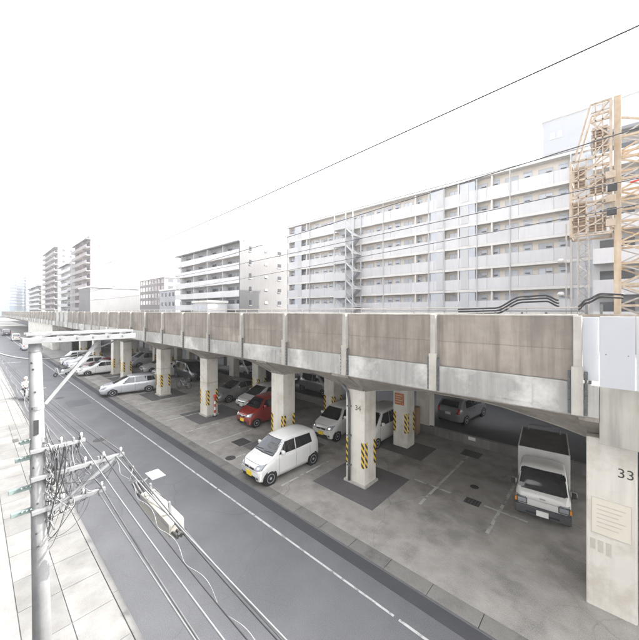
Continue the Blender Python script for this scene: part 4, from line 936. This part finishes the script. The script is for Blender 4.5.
MB().tube([(.02, 1.0, .33), (.16, 1.08, .005)], .012, 6).build('kick_stand', 'galv_dull', bi, local=True)
ps = thing('marker_post', 'red and white marker post beside the second striped pillar', 'post', (-2.82 * K + .22, VF + .45, 0))
for k in range(6): MB().lathe([(.055, .001), (.055, .199)], (-2.82 * K + .22, VF + .45, .2 * k + .03), n=14).build('post_band', 'redplastic' if k % 2 else 'plate_w', ps)
MB().lathe([(.16, 0), (.15, .03), (.06, .05)], (-2.82 * K + .22, VF + .45, 0), n=16).build('base', 'black', ps)
MB().lathe([(.05, 0), (.11, .06), (.11, .16), (.05, .22)], (-2.82 * K + .22, VF + .45, 1.23), n=16).build('cap', 'redplastic', ps, smooth=True)

# ================================================================== UTILITY POLE, CABLES, WIRES
UX, UY = -6.66, .67
up = thing('utility_pole', 'grey concrete utility pole with steel crossarms on the near pavement', 'utility pole', (UX, UY, .1))
LX = Vector((.18, .10, 0))                                     # foot shifts: the pole leans a little
def PX(z): t = (6.55 - z) / 6.5; return Vector((UX + LX.x * t, UY + LX.y * t, z))
MB().tube([PX(.1), PX(3), PX(6.62)], [.135, .105, .078], 28).build('shaft', 'pole', up, smooth=True)
MB().lathe([(.084, 0), (.084, .03), (.06, .05)], tuple(PX(6.62)), n=24).build('pole_cap', 'galv_dull', up)
for i, zz in enumerate((6.2, 6.1, 5.75, 5.5, 5.1, 4.85, 4.6, 4.4, 4.05, 3.9, 3.6, 3.4)):
    c = PX(zz); r_ = .078 + (6.6 - zz) * .0076
    d = Vector((.8, -.6 + .2 * (i % 3), 0)).normalized()
    MB().tube([c + d * (r_ - .01), c + d * (r_ + .012)], .016, 8).build('step_hole', 'ink', up)
for zz in (6.4, 5.5, 4.86, 4.44, 3.94): MB().lathe([(.088 + (6.6 - zz) * .0076, -.03), (.088 + (6.6 - zz) * .0076, .03)], tuple(PX(zz)), n=24).build('clamp_band', 'galv', up)
bx('rubber_sleeve', 'trim', up, PX(5.2).x + .075, PX(5.2).x + .105, UY - .03, UY + .03, 5.1, 5.32)
# top crossarm: double channel with spacers
for s in (-1, 1):
    a = cbx('crossarm', 'galv', up, UX + s * .14 - .02, UX + s * .14 + .02, UY - .16, UY + 1.38, 6.50, 6.59, .006)
    cbx('crossarm', 'galv', up, UX + s * .14 - .018, UX + s * .14 + .018, UY - .12, UY + 1.34, 6.62, 6.66, .006)
for k in range(6): cbx('arm_spacer', 'galv', up, UX - .119, UX + .119, UY + .2 + k * .22, UY + .25 + k * .22, 6.52, 6.645, .006)
for k in range(5): MB().lathe([(.018, -.16), (.018, .17)], (UX, UY + .3 + k * .22, 6.56), 'x', 8).build('bolt', 'galv_dull', up)
MB().bar(PX(5.53) + Vector((0, .1, 0)), (UX, UY + .86, 6.5), .05).build('arm_brace', 'galv', up)
insul = MB().lathe([(.009, -.05), (.012, 0), (.022, .012), (.014, .022), (.02, .036), (.012, .05)], (0, 0, 0), n=14).mesh('insulator', 'bwhite', smooth=True)
for arm_z, y1, w in ((4.86, 1.28, .055), (4.44, 1.85, .06), (3.94, 1.56, .06)):
    c = PX(arm_z)
    o = cbx('crossarm', 'galv', up, c.x + .1, c.x + .1 + w, c.y - .1, y1, arm_z - w / 2, arm_z + w / 2, .006)
    n = int((y1 - c.y) / .26)
    for k in range(n + 1):
        yy = y1 - .05 - k * .26
        if yy > c.y + .2: link('insulator', insul, up, (c.x + .1 + w / 2, yy, arm_z + w / 2 + .05))
    MB().lathe([(.014, -.02), (.014, .08)], (c.x + .1 + w, y1 - .5, arm_z), 'x', 8).build('bolt', 'ink', up)
c = PX(3.9); MB().bar((c.x + .16, c.y + .1, 3.88), (c.x + .16, 1.7, 4.42), .045).build('arm_brace', 'galv', up)
for zz, l in ((4.75, .16), (4.3, .24), (3.95, .22), (5.0, .1)):     # short stubs on the other side
    c = PX(zz); cbx('stub_arm', 'green', up, c.x - .03, c.x + .03, c.y - l - .1, c.y - .08, zz - .03, zz + .03, .006)
    for k in range(3): MB().tube([(c.x - .12, c.y - .2 + .05 * k, zz - .04), (c.x + .1, c.y - .2 + .05 * k, zz + .05)], .012, 6).build('bolt', 'green', up)
# jumper wires tangled round the pole
random.seed(21)
ARMS = [(4.86, 1.25), (4.44, 1.8), (3.94, 1.5)]
for k in range(64):
    az, ay = random.choice(ARMS); c = PX(az)
    a = Vector((c.x + random.uniform(-.02, .11), c.y + random.uniform(.07, .11), az + random.uniform(-.75, .35)))
    bz, by = random.choice(ARMS); c2 = PX(bz); e = Vector((c2.x + .13 + random.uniform(-.03, .03), random.uniform(c2.y + .15, by), bz + .02))
    if k % 4 == 0: a = Vector((c.x + .13, random.uniform(c.y + .15, ay), az + .03))
    mid = (a + e) / 2; w = Vector((random.uniform(-.16, .2), random.uniform(-.1, .12), -random.uniform(.05, .42)))
    q1 = a + (e - a) * .25 + w * 1.1; q2 = a + (e - a) * .75 + w * .9
    pts = [a * (1 - t) ** 3 + q1 * 3 * t * (1 - t) ** 2 + q2 * 3 * t * t * (1 - t) + e * t ** 3 for t in [i / 18 for i in range(19)]]
    MB().tube(pts, random.choice((.004, .005, .006, .009)), 6).build('jumper_wire', random.choice(('wire_d', 'wire', 'wire', 'galv', 'galv')), up, smooth=True)
for k in range(22):                                            # clamps and connectors
    az, ay = random.choice(ARMS); c = PX(az); yy = random.uniform(c.y + .12, ay); x0 = c.x + .13; dz = random.choice((-.06, .05))
    cbx('connector', random.choice(('galv', 'galv_dull', 'wire')), up, x0 - .03, x0 + .03, yy - .015, yy + .015, az + dz - .03, az + dz + .03, .006)
for k in range(7):
    zz = 4.95 - k * .2; c = PX(zz); MB().tube([c + Vector((.06, .05, 0)), c + Vector((.14, .12, -.02)), c + Vector((.17, .16, -.16))], .012, 6).build('clamp_hook', 'galv', up, smooth=True)
def cable_pts(x0, x1, y0, y1, z0, z1, sag, n=40, wob=0.0, ph=0):
    return [(x0 + (x1 - x0) * t, y0 + (y1 - y0) * t + wob * math.sin(t * 60 + ph), z0 + (z1 - z0) * t - sag * 4 * t * (1 - t) + wob * math.cos(t * 60 + ph)) for t in [i / n for i in range(n + 1)]]
ub = thing('cable_bundle', 'bundle of telephone cables strung along the street on the utility pole arms', 'cable', (UX, 1.3, 4.5))
CB = [(1.25, 4.92, .006, 'wire_d'), (.95, 4.92, .006, 'wire'), (1.8, 4.5, .009, 'wire'), (1.55, 4.5, .007, 'wire_d'), (1.3, 4.5, .006, 'wire'), (1.5, 4.0, .011, 'wire'), (1.25, 4.0, .007, 'wire_d'), (1.85, 4.36, .008, 'wire_d'), (.75, 4.2, .006, 'wire'), (1.15, 4.9, .005, 'galv'), (.85, 4.46, .005, 'galv')]
for i, (yy, zz, r_, m_) in enumerate(CB):
    far = -UX + 24
    MB().tube(cable_pts(UX + .15, UX - 30, yy, .5 + .15 * (i % 3), zz, zz + .8, .45, 40), r_, 6).build('cable', m_, ub, smooth=True)
    if i in (2, 3, 5, 7): MB().tube(cable_pts(UX + .15, 2.0, yy, yy + .1, zz, zz - .1 - .12 * (i % 3), .12 + .05 * (i % 4), 40), r_, 6).build('cable', m_, ub, smooth=True)
for yy, zz, ze, r_ in ((1.72, 4.45, 4.3, .010), (1.2, 4.87, 4.55, .008), (1.45, 3.95, 3.75, .009)):
    MB().tube(cable_pts(UX + .1, 2.0, yy, yy + .08, zz, ze, .1, 40), r_, 8).build('cable', 'galv_dull', ub, smooth=True)
# spiral-wrapped messenger
for (x0, x1, yy, zz, zz1) in ((UX, UX - 20, .9, 4.75, 5.2), (UX + .1, 1.0, 1.7, 4.38, 4.1)):
    MB().tube(cable_pts(x0, x1, yy, yy, zz, zz1, .2, 160, .03), .006, 5).build('spiral_wrap', 'galv', ub)
for k in range(6):
    x0 = UX + .4 + k * .2
    r1, r2, r3 = random.uniform(-.1, .12), random.uniform(-.12, .1), random.uniform(-.12, .1); MB().tube([(x0 + r1, 1.82, 4.38), (x0 + .1 + r2, 1.82 + r1, 4.27 + r3), (x0 + .3 + r3, 1.76 + r2, 4.24 + r1), (x0 + .5 + r1, 1.84, 4.33 + r2 * .4)], random.choice((.004, .006)), 5).build('lashing_wire', random.choice(('wire_d', 'wire', 'galv')), ub)
cl = thing('cable_closure', 'long pale splice box hanging on the cables over the road', 'splice box', (-4.95, 1.9, 4.02))
cbx('closure_body', 'closure', cl, -5.5, -4.4, 1.79, 2.01, 3.92, 4.13, .035); cbx('closure_lid', 'galv', cl, -5.47, -4.43, 1.785, 2.015, 4.06, 4.10, .01)
for xx in (-5.3, -4.6): MB().bar((xx, 1.9, 4.12), (xx, 1.88, 4.32), .03).build('hanger', 'galv_dull', cl)
for xx, d in ((-5.5, -.35), (-4.4, .3)):
    for k in range(3): MB().tube([(xx, 1.84 + .06 * k, 4.0), (xx + d * .6, 1.83 + .05 * k, 4.02), (xx + d, 1.8 + .04 * k, 4.15)], .018, 8).build('cable_tail', 'trim', cl)
tg = thing('cable_tag', 'small blank white name plate standing out from the splice box', 'tag', (-5.75, 2.1, 4.2))
cbx('plate', 'galv', tg, -5.95, -5.62, 2.02, 2.24, 4.195, 4.205, .003); MB().bar((-5.78, 1.9, 4.15), (-5.78, 2.1, 4.195), .025).build('bracket', 'galv', tg)
# loose service cable looping from the left to the crossarm end
A = Vector((UX - .3, -.4, 6.62)); 
pts = []
P0, P1, P2, P3 = Vector((-7.4, -.1, 6.62)), Vector((-7.2, .5, 6.0)), Vector((-7.0, 1.2, 6.1)), Vector((UX, 1.95, 6.55))
for i in range(30):
    t = i / 29; pts.append(P0 * (1 - t) ** 3 + P1 * 3 * t * (1 - t) ** 2 + P2 * 3 * t * t * (1 - t) + P3 * t ** 3)
tag(MB().tube(pts, .013, 8).build('service_cable', 'galv', None, smooth=True), 'pale cable looping below the top crossarm of the utility pole', 'cable')
for nm, lab, v0, za, zb, r_ in (('overhead_wire', 'highest thin dark wire crossing the open sky', 3.0, 1.92, 1.60, .0075),
                            ('overhead_wire', 'dark wire crossing just below the roof line of the long apartment block', 4.0, 1.66, 1.20, .0055),
                            ('overhead_wire', 'dark wire crossing the upper corridors of the long apartment block', 4.0, 1.19, .98, .0045),
                            ('overhead_wire', 'lowest faint wire crossing the middle corridors of the long apartment block', 4.0, .97, .62, .004)):
    # height above the eye given where the wire passes x = +1.5 m and x = -9 m
    s = (zb - za) / 9.0
    pts = [(X, v0, K + za + s * (1.0 - X) * (1 if X > -12 else 1) + .0015 * (X + 4) ** 2 * (1 if X < -4 else .3)) for X in [14 - 1.2 * i for i in range(48)]]
    tag(MB().tube(pts, r_, 6).build(nm, 'bumper', None, smooth=True), lab, 'wire')

# ================================================================== HAZE
hz = bx('haze', None, None, -480, 70, -60, 320, -1.4, 66)
hm = bpy.data.materials.new('haze'); hm.use_nodes = True; hm.node_tree.nodes.clear()
pv = hm.node_tree.nodes.new('ShaderNodeVolumePrincipled'); pv.inputs['Color'].default_value = (0.94, 0.96, 1.0, 1)
pv.inputs['Density'].default_value = 0.0006; pv.inputs['Anisotropy'].default_value = 0.3
ho_n = hm.node_tree.nodes.new('ShaderNodeOutputMaterial'); hm.node_tree.links.new(pv.outputs[0], ho_n.inputs['Volume'])
hz.data.materials.append(hm); hz['kind'] = 'stuff'
